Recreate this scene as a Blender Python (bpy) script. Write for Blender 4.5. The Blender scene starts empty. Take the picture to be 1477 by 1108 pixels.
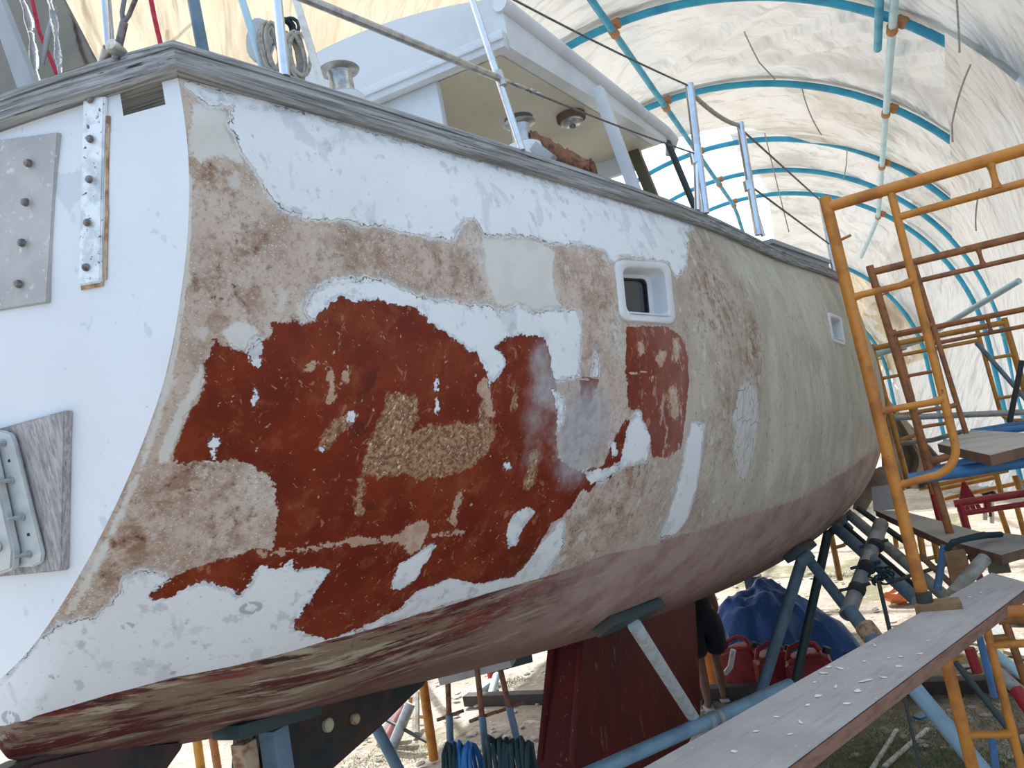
import bpy, bmesh, math, random
import numpy as np
from mathutils import Vector, Matrix, noise as mnoise
from mathutils.bvhtree import BVHTree
random.seed(7)
SC = bpy.context.scene
COL = SC.collection
PI = math.pi
GZ = -0.55                      # ground level; the eye is at z = 2.4

# ------------------------------------------------------------------ camera
EYE = Vector((0, 0, 2.4)); FPX = 1115.0
_y, _p, _r = math.radians(24), math.radians(5.3), math.radians(10)
CF = Vector((-math.sin(_y) * math.cos(_p), math.cos(_y) * math.cos(_p), math.sin(_p)))
_R0 = CF.cross(Vector((0, 0, 1))).normalized(); _U0 = _R0.cross(CF)
CR = _R0 * math.cos(_r) - _U0 * math.sin(_r)
CU = _R0 * math.sin(_r) + _U0 * math.cos(_r)
cam_d = bpy.data.cameras.new('camera'); cam = bpy.data.objects.new('camera', cam_d); COL.objects.link(cam)
cam_d.sensor_fit = 'HORIZONTAL'; cam_d.sensor_width = 36; cam_d.lens = 36 * FPX / 1477
cam_d.clip_start = 0.02; cam_d.clip_end = 500
M = Matrix((CR, CU, -CF)).transposed().to_4x4(); M.translation = EYE
cam.matrix_world = M
SC.camera = cam

def ray(px, py):
    return CF + CR * ((px - 738.5) / FPX) - CU * ((py - 554) / FPX)
def Q(px, py, x=None, y=None, z=None):
    """point of the place seen at a photo pixel, on the plane x=, y= or z="""
    d = ray(px, py)
    k, v = (0, x) if x is not None else (1, y) if y is not None else (2, z)
    return EYE + d * ((v - EYE[k]) / d[k])

# ------------------------------------------------------------------ materials
def _n(nt, t, **kw):
    n = nt.nodes.new(t)
    for k, v in kw.items(): setattr(n, k, v)
    return n
class NT:
    """tiny node builder"""
    def __init__(s, name):
        s.m = bpy.data.materials.new(name); s.m.use_nodes = True
        s.nt = s.m.node_tree; s.nt.nodes.clear()
        s.out = s.nt.nodes.new('ShaderNodeOutputMaterial')
        s.b = s.nt.nodes.new('ShaderNodeBsdfPrincipled')
        s.nt.links.new(s.b.outputs[0], s.out.inputs[0])
        s.tc = s.nt.nodes.new('ShaderNodeTexCoord')
    def link(s, a, b): s.nt.links.new(a, b)
    def put(s, sock, v):
        if isinstance(v, bpy.types.NodeSocket): s.link(v, sock)
        elif isinstance(v, (tuple, list)) and len(v) == 3 and sock.type == 'RGBA': sock.default_value = (*v, 1)
        else: sock.default_value = v
    def coords(s, scale=(1, 1, 1), rot=(0, 0, 0)):
        src = s.tc.outputs['Object']
        if any(rot):
            r_ = s.nt.nodes.new('ShaderNodeMapping'); s.link(src, r_.inputs[0]); r_.inputs['Rotation'].default_value = rot; src = r_.outputs[0]
        mp = s.nt.nodes.new('ShaderNodeMapping'); s.link(src, mp.inputs[0]); mp.inputs['Scale'].default_value = scale
        return mp.outputs[0]
    def noise(s, scale=5, detail=4, rough=.55, co=None, dist=0):
        n = s.nt.nodes.new('ShaderNodeTexNoise'); n.inputs['Scale'].default_value = scale
        n.inputs['Detail'].default_value = detail; n.inputs['Roughness'].default_value = rough
        n.inputs['Distortion'].default_value = dist
        s.link(co if co is not None else s.tc.outputs['Object'], n.inputs['Vector']); return n.outputs['Fac']
    def voro(s, scale=5, co=None, feature='F1'):
        n = s.nt.nodes.new('ShaderNodeTexVoronoi'); n.inputs['Scale'].default_value = scale; n.feature = feature
        s.link(co if co is not None else s.tc.outputs['Object'], n.inputs['Vector']); return n.outputs['Distance']
    def attr(s, name):
        n = s.nt.nodes.new('ShaderNodeAttribute'); n.attribute_name = name; return n.outputs['Fac']
    def ramp(s, v, a, b, lo=0., hi=1., smooth=True):
        n = s.nt.nodes.new('ShaderNodeMapRange'); n.interpolation_type = 'SMOOTHSTEP' if smooth else 'LINEAR'
        s.link(v, n.inputs[0]); n.inputs[1].default_value = a; n.inputs[2].default_value = b
        n.inputs[3].default_value = lo; n.inputs[4].default_value = hi; return n.outputs[0]
    def math(s, op, a, b=None, c=None):
        n = s.nt.nodes.new('ShaderNodeMath'); n.operation = op
        s.put(n.inputs[0], a)
        if b is not None: s.put(n.inputs[1], b)
        if c is not None: s.put(n.inputs[2], c)
        return n.outputs[0]
    def mix(s, f, a, b, blend='MIX'):
        n = s.nt.nodes.new('ShaderNodeMix'); n.data_type = 'RGBA'; n.blend_type = blend
        s.put(n.inputs['Factor'], f); s.put(n.inputs[6], a); s.put(n.inputs[7], b); return n.outputs[2]
    def fin(s, col=None, rough=.5, metal=0., bump=None, bd=.002, bs=1.0, spec=.5):
        if col is not None: s.put(s.b.inputs['Base Color'], col)
        s.put(s.b.inputs['Roughness'], rough); s.put(s.b.inputs['Metallic'], metal)
        s.b.inputs['Specular IOR Level'].default_value = spec
        if bump is not None:
            bn = s.nt.nodes.new('ShaderNodeBump'); bn.inputs['Distance'].default_value = bd; bn.inputs['Strength'].default_value = bs
            s.link(bump, bn.inputs['Height']); s.link(bn.outputs[0], s.b.inputs['Normal'])
        return s.m

def paint(name, c1, c2=None, scale=12, rough=.5, metal=0., a=.45, b=.65, bd=.0008, stretch=(1, 1, 1), c3=None, a3=.62, b3=.7, sc3=35):
    """worn paint: colour, patches of a second one, specks of a third"""
    t = NT(name); co = t.coords(stretch)
    c2 = c2 or tuple(x * .7 for x in c1)
    f = t.noise(scale, 6, .6, co); col = t.mix(t.ramp(f, a, b), c1, c2)
    if c3: col = t.mix(t.ramp(t.noise(sc3, 5, .7, co), a3, b3), col, c3)
    return t.fin(col, t.ramp(f, .3, .7, rough - .08, rough + .12), metal, t.noise(scale * 6, 4, .6, co), bd)

MT = {}
MT['orange'] = paint('orange_paint', (.50, .19, .018), (.34, .115, .014), 9, .45, c3=(.13, .05, .022), a3=.64, b3=.72)
MT['orange_rust'] = paint('rusty_orange_paint', (.33, .12, .03), (.20, .075, .03), 11, .5, c3=(.08, .035, .02), a3=.6)
MT['yellow'] = paint('yellow_paint', (.48, .23, .03), (.33, .15, .025), 7, .45, c3=(.15, .07, .03), a3=.66, b3=.74)
MT['red_paint'] = paint('red_paint', (.36, .02, .03), (.22, .02, .02), 8, .45)
MT['faded_red'] = paint('faded_red_paint', (.45, .2, .19), (.36, .13, .12), 6, .6)
MT['blue_pipe'] = paint('blue_grey_pipe_paint', (.20, .325, .40), (.15, .25, .32), 6, .45, c3=(.36, .42, .46), a3=.66, b3=.75)
MT['strong_blue'] = paint('blue_pipe_paint', (.035, .17, .38), (.05, .12, .24), 7, .45, c3=(.3, .3, .28), a3=.66)
MT['hoop_blue'] = paint('turquoise_blue_paint', (.02, .30, .47), (.015, .22, .37), 3, .45)
MT['pale_blue'] = paint('pale_blue_paint', (.42, .60, .66), (.32, .52, .60), 3, .45)
MT['steel_blue'] = paint('grey_blue_steel', (.13, .20, .245), (.09, .15, .19), 8, .5, c3=(.3, .3, .3), a3=.68, b3=.75)
MT['dark_steel'] = paint('dark_steel', (.035, .045, .045), (.06, .05, .04), 8, .55, metal=.3)
MT['green_dark'] = paint('dark_green_paint', (.025, .05, .05), (.04, .055, .05), 5, .5)
MT['white_prop'] = paint('chipped_white_paint', (.50, .53, .54), (.36, .37, .37), 18, .5, c3=(.03, .04, .04), a3=.68, b3=.70, sc3=9)
MT['galv'] = paint('galvanised_steel', (.36, .38, .38), (.26, .28, .28), 14, .45, metal=.35)
MT['grey_pipe'] = paint('grey_scaffold_pipe', (.33, .33, .30), (.2, .18, .15), 8, .55, metal=.2)
MT['chrome'] = paint('stainless_steel', (.72, .73, .74), (.6, .6, .6), 10, .2, metal=1., bd=.0001)
MT['chrome_dull'] = paint('dull_stainless_steel', (.50, .49, .46), (.34, .33, .31), 30, .33, metal=.9, bd=.0003)
MT['bolt'] = paint('bolt_steel', (.22, .2, .19), (.12, .1, .09), 60, .4, metal=.8)
MT['wire'] = paint('wire_rope', (.16, .16, .155), (.1, .1, .1), 90, .5, metal=.6)
MT['cord'] = paint('grey_cord', (.34, .33, .31), (.25, .24, .22), 60, .9)
MT['white_gel'] = paint('white_gelcoat', (.66, .67, .66), (.58, .59, .58), 2.5, .35, bd=.0002)
MT['cream'] = paint('cream_ceiling_paint', (.60, .55, .43), (.55, .50, .385), 2, .55, bd=.0003)
MT['black'] = paint('black_rubber', (.012, .012, .013), (.02, .02, .02), 20, .6)
MT['black_cloth'] = paint('black_cloth', (.012, .013, .016), (.02, .02, .024), 20, .9)
MT['skin'] = paint('skin', (.22, .105, .06), (.17, .08, .045), 12, .55)
MT['blue_tarp'] = paint('blue_tarpaulin', (.006, .055, .19), (.01, .08, .26), 4, .6, bd=.012)
MT['brown_canvas'] = paint('brown_canvas', (.32, .265, .19), (.24, .195, .14), 5, .9, bd=.004)
MT['red_plastic'] = paint('red_plastic', (.27, .018, .014), (.19, .015, .012), 4, .6)
MT['orange_plastic'] = paint('orange_plastic_bag', (.75, .2, .04), (.6, .16, .05), 20, .4)
MT['hose_blue'] = paint('blue_hose', (.02, .16, .42), (.015, .1, .3), 12, .45)
MT['rope_dark'] = paint('dark_green_rope', (.012, .035, .04), (.02, .05, .055), 40, .8)
MT['rope_tan'] = paint('tan_rope', (.42, .38, .31), (.3, .26, .2), 60, .9)
MT['rope_red'] = paint('red_rope', (.5, .015, .05), (.35, .012, .035), 60, .7)
MT['tie'] = paint('orange_cloth_tie', (.42, .2, .09), (.32, .15, .06), 30, .9)
MT['board_grey'] = paint('weathered_plywood', (.42, .395, .355), (.34, .31, .27), 4, .85, stretch=(1, 1, 1))
MT['beam_dark'] = paint('tarred_timber', (.045, .035, .028), (.07, .05, .04), 6, .85)
MT['timber'] = paint('brown_timber', (.16, .085, .05), (.11, .055, .035), 6, .85)
MT['timber_block'] = paint('timber_block', (.26, .15, .07), (.18, .1, .05), 8, .85)
MT['white_wood'] = paint('white_painted_stick', (.74, .72, .66), (.6, .57, .5), 14, .8)
MT['weed'] = paint('green_weeds', (.14, .18, .06), (.20, .21, .09), 9, .8)
MT['leaf_dark'] = paint('dark_leaves', (.04, .09, .02), (.06, .12, .03), 9, .8)
MT['glass_dark'] = paint('dark_window_glass', (.012, .016, .02), (.02, .025, .03), 2, .06)
MT['fender'] = paint('pale_grey_foam', (.5, .52, .53), (.42, .44, .45), 6, .7)
MT['rust_cloth'] = paint('torn_brown_leather', (.24, .10, .045), (.11, .05, .03), 30, .75, c3=(.42, .3, .2), a3=.6, bd=.004)
MT['alu'] = paint('grey_cast_aluminium', (.50, .53, .52), (.42, .44, .43), 8, .42, metal=.25)
MT['anode'] = paint('yellowed_anode', (.5, .45, .25), (.4, .34, .2), 20, .6)
MT['brown_pole'] = paint('brown_green_post', (.10, .085, .045), (.07, .06, .035), 6, .6)
MT['bin_grey'] = paint('grey_plastic_box', (.33, .35, .36), (.29, .31, .32), 3, .5)

def m_wood(name, along, rot):
    t = NT(name); sc = lambda a, b: tuple(b if k == along else a for k in range(3)); rt = (0, 0, rot)
    g = t.noise(9, 5, .65, t.coords(sc(12, .30), rt), .12); g2 = t.noise(2.2, 3, .5); f = t.noise(26, 4, .7, t.coords(sc(9, .5), rt))
    c = t.mix(t.ramp(g, .34, .64), (.135, .137, .132), (.37, .375, .36))
    c = t.mix(t.ramp(f, .5, .72, 0, .6), c, (.14, .14, .135))
    c = t.mix(t.ramp(g2, .5, .75, 0, .55), c, (.2, .175, .14))
    c = t.mix(t.ramp(t.noise(14, 3, .6, t.coords(sc(14, .22), rt)), .63, .67), c, (.022, .02, .018))
    return t.fin(c, .85, 0, t.math('ADD', g, t.math('MULTIPLY', f, .5)), .003)
MT['wood_rail'] = m_wood('weathered_grey_wood', 1, .24)
MT['wood_rail_x'] = m_wood('weathered_grey_wood_crosswise', 0, -.18)
def m_board():      # bracket board, grain upright
    t = NT('grey_bare_wood_board'); co = t.coords((30, 30, 2.0))
    g = t.noise(4, 6, .7, co, .5)
    c = t.mix(t.ramp(g, .3, .7), (.22, .20, .19), (.50, .48, .46))
    return t.fin(c, .85, 0, g, .002)
MT['bracket_board'] = m_board()
def m_plate():
    t = NT('grey_sanded_plate'); g = t.noise(6, 6, .6)
    c = t.mix(t.ramp(g, .35, .65), (.46, .45, .425), (.36, .35, .33))
    c = t.mix(t.ramp(t.noise(60, 3, .6), .6, .7), c, (.56, .56, .55))
    return t.fin(c, .6, 0, g, .001)
MT['grey_plate'] = m_plate()
def m_strap():
    t = NT('worn_galvanised_strap'); g = t.noise(18, 6, .65)
    c = t.mix(t.ramp(g, .42, .62), (.80, .82, .82), (.55, .58, .58))
    c = t.mix(t.ramp(t.noise(90, 3, .6), .62, .68), c, (.12, .11, .1))
    return t.fin(c, .42, .25, g, .0015)
MT['strap'] = m_strap()
MT['rust_edge'] = paint('rust_stain', (.46, .33, .2), (.25, .11, .045), 26, .8)
def m_plank():
    t = NT('grey_scaffold_plank'); g = t.noise(3, 6, .6, t.coords((1, 1, 1)))
    st = t.noise(5, 5, .6, t.coords((9, 1, 1), (0, 0, .46)))
    c = t.mix(t.ramp(g, .3, .7), (.43, .415, .41), (.33, .315, .30))
    c = t.mix(t.ramp(st, .5, .75, 0, .6), c, (.26, .245, .24))
    c = t.mix(t.ramp(t.noise(70, 4, .6), .64, .72), c, (.62, .62, .6))
    return t.fin(c, .9, 0, st, .002)
MT['plank'] = m_plank()
MT['plank_edge'] = paint('brown_plank_edge', (.22, .115, .075), (.16, .08, .05), 10, .85, stretch=(1, 1, 5))
def m_keel():
    t = NT('dull_red_antifouling'); g = t.noise(3, 6, .6, t.coords((1, 1, .5)))
    c = t.mix(t.ramp(g, .35, .7), (.135, .016, .013), (.08, .012, .011))
    s = t.noise(9, 5, .65, t.coords((3, 3, .55)))
    c = t.mix(t.ramp(s, .62, .68), c, (.26, .14, .1))
    return t.fin(c, .7, 0, g, .003, 1., .2)
MT['keel'] = m_keel()
def m_skeg():
    t = NT('dark_green_brown_antifouling'); g = t.noise(3.5, 6, .65)
    c = t.mix(t.ramp(g, .42, .6), (.012, .018, .017), (.06, .028, .02))
    return t.fin(c, .6, 0, g, .004)
MT['skeg'] = m_skeg()
def m_tarp(name, c1, c2, trans=.115, wr=1.0):
    t = NT(name)
    g = t.noise(.9, 5, .6); d = t.noise(.35, 3, .5)
    c = t.mix(t.ramp(g, .4, .75), c1, c2)
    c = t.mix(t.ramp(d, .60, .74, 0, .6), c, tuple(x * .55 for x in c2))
    st = t.noise(2.4, 4, .6, t.coords((.3, .35, 2.4), (.7, -.2, .5)), .25)  # stretched streaks along the folds: fold shading painted into the colour
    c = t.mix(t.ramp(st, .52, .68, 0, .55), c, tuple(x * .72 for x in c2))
    c = t.mix(t.ramp(t.noise(5.5, 3, .6, t.coords((.2, .25, 2.2), (.75, -.1, .45)), .2), .56, .66, 0, .4), c, tuple(x * .66 for x in c2))  # finer streaks, also fold shading painted in
    w1 = t.noise(1.3, 2, .45, t.coords((.4, .7, 2.2), (.5, .25, .35)), .2)
    w2 = t.noise(3.2, 2, .5, t.coords((.3, .4, 2.6), (.7, -.2, .5)), .15)
    wrk = t.math('ADD', w1, t.math('MULTIPLY', w2, .3))
    bn = t.nt.nodes.new('ShaderNodeBump'); bn.inputs['Distance'].default_value = .22 * wr; bn.inputs['Strength'].default_value = 1.0
    t.link(wrk, bn.inputs['Height'])
    df = t.nt.nodes.new('ShaderNodeBsdfDiffuse'); tr = t.nt.nodes.new('ShaderNodeBsdfTranslucent'); mx = t.nt.nodes.new('ShaderNodeMixShader')
    t.link(c, df.inputs[0]); t.link(c, tr.inputs[0]); t.link(bn.outputs[0], df.inputs['Normal']); t.link(bn.outputs[0], tr.inputs['Normal'])
    mx.inputs[0].default_value = trans
    t.link(df.outputs[0], mx.inputs[1]); t.link(tr.outputs[0], mx.inputs[2]); t.link(mx.outputs[0], t.out.inputs[0])
    t.nt.nodes.remove(t.b)
    return t.m
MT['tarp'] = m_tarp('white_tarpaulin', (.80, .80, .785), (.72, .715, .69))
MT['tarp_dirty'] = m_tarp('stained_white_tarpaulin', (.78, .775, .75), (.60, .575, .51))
MT['tarp_beige'] = m_tarp('beige_tarpaulin', (.76, .67, .52), (.66, .55, .40), .25)  # beige base colour, more translucent than the white sheets
def m_ground():
    t = NT('sandy_debris_ground')
    g = t.noise(1.1, 8, .62); f = t.noise(14, 6, .7); v = t.voro(9)
    c = t.mix(t.ramp(g, .35, .68), (.50, .445, .385), (.36, .31, .255))
    c = t.mix(t.ramp(f, .5, .72), c, (.21, .165, .12))
    c = t.mix(t.ramp(t.noise(6, 3, .5), .62, .68), c, (.62, .58, .51))
    grass = t.noise(.55, 4, .6, t.coords((1, 1, 1), (0, 0, 1.3)))
    c = t.mix(t.ramp(grass, .54, .66, 0, .75), c, (.15, .155, .065))
    bits = t.math('MULTIPLY', t.ramp(v, .10, .16, 1, 0), t.ramp(t.noise(3, 3, .6), .5, .6))
    c = t.mix(bits, c, (.7, .67, .6))
    h = t.math('ADD', t.math('MULTIPLY', g, 1.5), t.math('MULTIPLY', f, .6))
    return t.fin(c, .95, 0, h, .06, 1.0, .2)
MT['ground'] = m_ground()
def m_plastic():
    t = NT('clear_crinkled_plastic')
    t.b.inputs['Transmission Weight'].default_value = .9
    return t.fin((.85, .87, .87), .12, 0, t.noise(9, 4, .6), .02)
MT['clear_plastic'] = m_plastic()
MT['tinted'] = paint('tinted_glossy_panel', (.10, .10, .085), (.14, .13, .1), 3, .08, metal=.6)

# ------------------------------------------------------------------ mesh building
class MB:
    """collects shapes, builds ONE mesh object"""
    def __init__(s): s.bm = bmesh.new(); s.smooth = True
    def quad(s, pts):
        return s.bm.faces.new([s.bm.verts.new(p) for p in pts])
    def tube(s, pts, r, n=12, cap=True, closed=False):
        pts = [Vector(p) for p in pts]; k = len(pts)
        rs = r if isinstance(r, (list, tuple)) else [r] * k
        rings = []; prev = None
        for i, p in enumerate(pts):
            if closed: t = pts[(i + 1) % k] - pts[i - 1]
            else: t = (pts[min(i + 1, k - 1)] - pts[max(i - 1, 0)])
            t.normalize()
            if prev is None:
                a = Vector((0, 0, 1)) if abs(t.z) < .9 else Vector((1, 0, 0))
                u = t.cross(a).normalized()
            else:
                u = (prev - t * prev.dot(t)).normalized()
            prev = u; w = t.cross(u)
            rings.append([s.bm.verts.new(p + (u * math.cos(2 * PI * j / n) + w * math.sin(2 * PI * j / n)) * rs[i]) for j in range(n)])
        m = k if closed else k - 1
        for i in range(m):
            a, b = rings[i], rings[(i + 1) % k]
            for j in range(n):
                s.bm.faces.new((a[j], a[(j + 1) % n], b[(j + 1) % n], b[j]))
        if cap and not closed:
            s.bm.faces.new(rings[0][::-1]); s.bm.faces.new(rings[-1])
        return s
    def pipe(s, a, b, r, wall=.006, n=16):
        """open ended pipe"""
        a = Vector(a); b = Vector(b); t = (b - a).normalized()
        s.tube([a, b], r, n, cap=False); s.tube([a + t * .001, b - t * .001], r - wall, n, cap=False)
        for e, sg in ((a, -1), (b, 1)):
            s.ring(e, t * sg, r, r - wall, n)
        s.bm.normal_update(); return s
    def ring(s, c, nrm, r1, r2, n=16):
        nrm = Vector(nrm).normalized(); a = Vector((0, 0, 1)) if abs(nrm.z) < .9 else Vector((1, 0, 0))
        u = nrm.cross(a).normalized(); w = nrm.cross(u)
        o = [s.bm.verts.new(c + (u * math.cos(2 * PI * j / n) + w * math.sin(2 * PI * j / n)) * r1) for j in range(n)]
        i_ = [s.bm.verts.new(c + (u * math.cos(2 * PI * j / n) + w * math.sin(2 * PI * j / n)) * r2) for j in range(n)]
        for j in range(n): s.bm.faces.new((o[j], o[(j + 1) % n], i_[(j + 1) % n], i_[j]))
    def box(s, c, size, axes=None, bevel=0.):
        c = Vector(c); ax = axes or (Vector((1, 0, 0)), Vector((0, 1, 0)), Vector((0, 0, 1)))
        h = [Vector(ax[i]).normalized() * size[i] / 2 for i in range(3)]
        v = [s.bm.verts.new(c + h[0] * i + h[1] * j + h[2] * k) for i in (-1, 1) for j in (-1, 1) for k in (-1, 1)]
        fs = [(0, 1, 3, 2), (4, 6, 7, 5), (0, 4, 5, 1), (2, 3, 7, 6), (0, 2, 6, 4), (1, 5, 7, 3)]
        faces = [s.bm.faces.new([v[i] for i in f]) for f in fs]
        if bevel:
            es = list({e for f in faces for e in f.edges})
            bmesh.ops.bevel(s.bm, geom=es, offset=bevel, segments=2, affect='EDGES', profile=.6)
        return s
    def bar(s, a, b, w, h, up=Vector((0, 0, 1)), bevel=0.):
        """rectangular bar from a to b"""
        a = Vector(a); b = Vector(b); t = (b - a).normalized()
        u = t.cross(up)
        if u.length < 1e-3: u = t.cross(Vector((1, 0, 0)))
        u.normalize(); v = u.cross(t)
        return s.box((a + b) / 2, ((b - a).length, w, h), (t, u, v), bevel)
    def prism(s, poly, off):
        """polygon extruded by a vector"""
        off = Vector(off); a = [s.bm.verts.new(p) for p in poly]; b = [s.bm.verts.new(Vector(p) + off) for p in poly]
        s.bm.faces.new(a); s.bm.faces.new(b[::-1]); n = len(poly)
        for i in range(n): s.bm.faces.new((a[i], b[i], b[(i + 1) % n], a[(i + 1) % n]))
        return s
    def lathe(s, c, axis, prof, n=24):
        """profile [(r,h)] spun about axis at c"""
        axis = Vector(axis).normalized(); a = Vector((0, 0, 1)) if abs(axis.z) < .9 else Vector((1, 0, 0))
        u = axis.cross(a).normalized(); w = axis.cross(u); c = Vector(c)
        rings = []
        for r, h in prof:
            rings.append([s.bm.verts.new(c + axis * h + (u * math.cos(2 * PI * j / n) + w * math.sin(2 * PI * j / n)) * max(r, 1e-5)) for j in range(n)])
        for i in range(len(prof) - 1):
            for j in range(n): s.bm.faces.new((rings[i][j], rings[i][(j + 1) % n], rings[i + 1][(j + 1) % n], rings[i + 1][j]))
        s.bm.faces.new(rings[0][::-1]); s.bm.faces.new(rings[-1]); return s
    def grid(s, P):
        nu, nv = len(P), len(P[0]); V = [[s.bm.verts.new(p) for p in r] for r in P]
        for i in range(nu - 1):
            for j in range(nv - 1): s.bm.faces.new((V[i][j], V[i + 1][j], V[i + 1][j + 1], V[i][j + 1]))
        return s
    def blob(s, c, r, amp=.15, freq=2., sub=3, seed=0, squash=(1, 1, 1)):
        t = bmesh.new(); bmesh.ops.create_icosphere(t, subdivisions=sub, radius=1)
        idx = {}
        for v in t.verts:
            d = v.co.copy(); k = 1 + amp * mnoise.noise(d * freq + Vector((seed * 3.1, seed * 1.7, 0)))
            idx[v.index] = s.bm.verts.new(Vector(c) + Vector((d.x * squash[0], d.y * squash[1], d.z * squash[2])) * r * k)
        for f in t.faces: s.bm.faces.new([idx[v.index] for v in f.verts])
        t.free(); return s
    def build(s, name, mat, parent=None, smooth=None, angle=40):
        me = bpy.data.meshes.new(name)
        bmesh.ops.recalc_face_normals(s.bm, faces=s.bm.faces)
        s.bm.to_mesh(me); s.bm.free()
        ob = bpy.data.objects.new(name, me); COL.objects.link(ob)
        me.materials.append(MT[mat] if isinstance(mat, str) else mat)
        if smooth is not False:
            me.shade_smooth()
            me.set_sharp_from_angle(angle=math.radians(angle))
        if parent is not None: attach(ob, parent)
        return ob
def attach(ob, parent):
    ob.parent = parent
    ob.matrix_parent_inverse = Matrix.Translation(-world_loc(parent))
def world_loc(o):
    v = Vector(o.location)
    while o.parent is not None:
        v = v + o.matrix_parent_inverse.translation
        o = o.parent; v = v + Vector(o.location)
    return v
def tag(o, label, cat, group=None, kind=None):
    o['label'] = label; o['category'] = cat
    if group: o['group'] = group
    if kind: o['kind'] = kind
    return o
def thing(name, loc, label, cat, group=None):
    o = bpy.data.objects.new(name, None); o.empty_display_size = .1; COL.objects.link(o)
    o.location = loc; return tag(o, label, cat, group)
def lerp(a, b, t): return a + (b - a) * t
def bez(a, b, c, n=10):
    a, b, c = Vector(a), Vector(b), Vector(c)
    return [(1 - t) ** 2 * a + 2 * t * (1 - t) * b + t * t * c for t in [i / n for i in range(n + 1)]]
# ------------------------------------------------------------------ the boat: hull surface
CX = -2.15
ST = [
 (1.23, [(-1.21,3.345),(-1.215,3.14),(-1.27,2.92),(-1.39,2.67),(-1.62,2.40),(-1.90,2.165),(-2.15,2.04)]),
 (1.285, [(-1.193,3.345),(-1.198,3.137),(-1.25,2.91),(-1.37,2.655),(-1.60,2.37),(-1.88,2.10),(-2.15,1.86)]),
 (1.8,  [(-1.06,3.35),(-1.03,3.11),(-1.06,2.82),(-1.17,2.49),(-1.40,2.15),(-1.74,1.86),(-2.15,1.69)]),
 (2.6,  [(-.85,3.35),(-.80,3.06),(-.81,2.73),(-.92,2.36),(-1.17,1.98),(-1.60,1.69),(-2.15,1.54)]),
 (3.8,  [(-.57,3.35),(-.51,3.03),(-.51,2.66),(-.60,2.24),(-.86,1.82),(-1.38,1.475),(-2.15,1.30)]),
 (5.2,  [(-.33,3.34),(-.25,3.01),(-.24,2.60),(-.32,2.15),(-.58,1.66),(-1.20,1.28),(-2.15,1.05)]),
 (6.6,  [(-.06,3.35),(.01,3.01),(.04,2.57),(-.02,2.09),(-.28,1.57),(-1.0,1.14),(-2.15,.88)]),
 (8.0,  [(.07,3.37),(.125,3.02),(.16,2.55),(.10,2.06),(-.20,1.54),(-.95,1.08),(-2.15,.82)]),
 (9.4,  [(-.03,3.43),(-.0,3.07),(.0,2.6),(-.08,2.1),(-.36,1.60),(-1.1,1.15),(-2.15,.86)]),
 (11.0, [(-.75,3.55),(-.75,3.15),(-.80,2.7),(-.95,2.2),(-1.25,1.72),(-1.7,1.36),(-2.15,1.15)]),
 (12.6, [(-2.08,3.72),(-2.09,3.4),(-2.10,3.05),(-2.12,2.75),(-2.13,2.5),(-2.14,2.3),(-2.15,2.15)]),
]
def herm(T, P, t, mono=False):
    P = np.asarray(P, float); T = np.asarray(T, float); n = len(T)
    sh = (-1,) + (1,) * (P.ndim - 1); h = T[1:] - T[:-1]; hs = h.reshape(sh)
    d = (P[1:] - P[:-1]) / hs; Mt = np.zeros_like(P)
    Mt[1:-1] = (d[:-1] * hs[1:] + d[1:] * hs[:-1]) / (hs[1:] + hs[:-1])
    if mono:        # no overshoot between stations
        m_ = np.where(d[:-1] * d[1:] > 0, 2 * d[:-1] * d[1:] / np.where(np.abs(d[:-1] + d[1:]) < 1e-9, 1, d[:-1] + d[1:]), 0)
        lim = 2.2 * np.minimum(np.abs(d[:-1]), np.abs(d[1:])); Mt[1:-1] = np.clip(Mt[1:-1], -lim, lim)
        Mt[1:-1] = np.where(np.abs(h[1:] / h[:-1]).reshape(sh) > 3, m_, Mt[1:-1])
    Mt[0] = d[0] * 1.5 - Mt[1] * .5; Mt[-1] = d[-1] * 1.5 - Mt[-2] * .5
    t = np.asarray(t, float); i = np.clip(np.searchsorted(T, t, side='right') - 1, 0, n - 2)
    u = ((t - T[i]) / h[i]).reshape(sh); hh = h[i].reshape(sh)
    return (2*u**3-3*u**2+1)*P[i] + (u**3-2*u**2+u)*hh*Mt[i] + (3*u**2-2*u**3)*P[i+1] + (u**3-u**2)*hh*Mt[i+1]
STY = [s[0] for s in ST]; STP = np.array([s[1] for s in ST])
def hull_grid(us, vs):
    B = herm(STY, STP, us, True); C = herm(np.linspace(0, 1, 7), B.transpose(1, 0, 2), vs).transpose(1, 0, 2)
    o = np.empty(C.shape[:2] + (3,)); o[..., 0] = C[..., 0]; o[..., 2] = C[..., 1]; o[..., 1] = np.asarray(us)[:, None]
    return o
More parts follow.
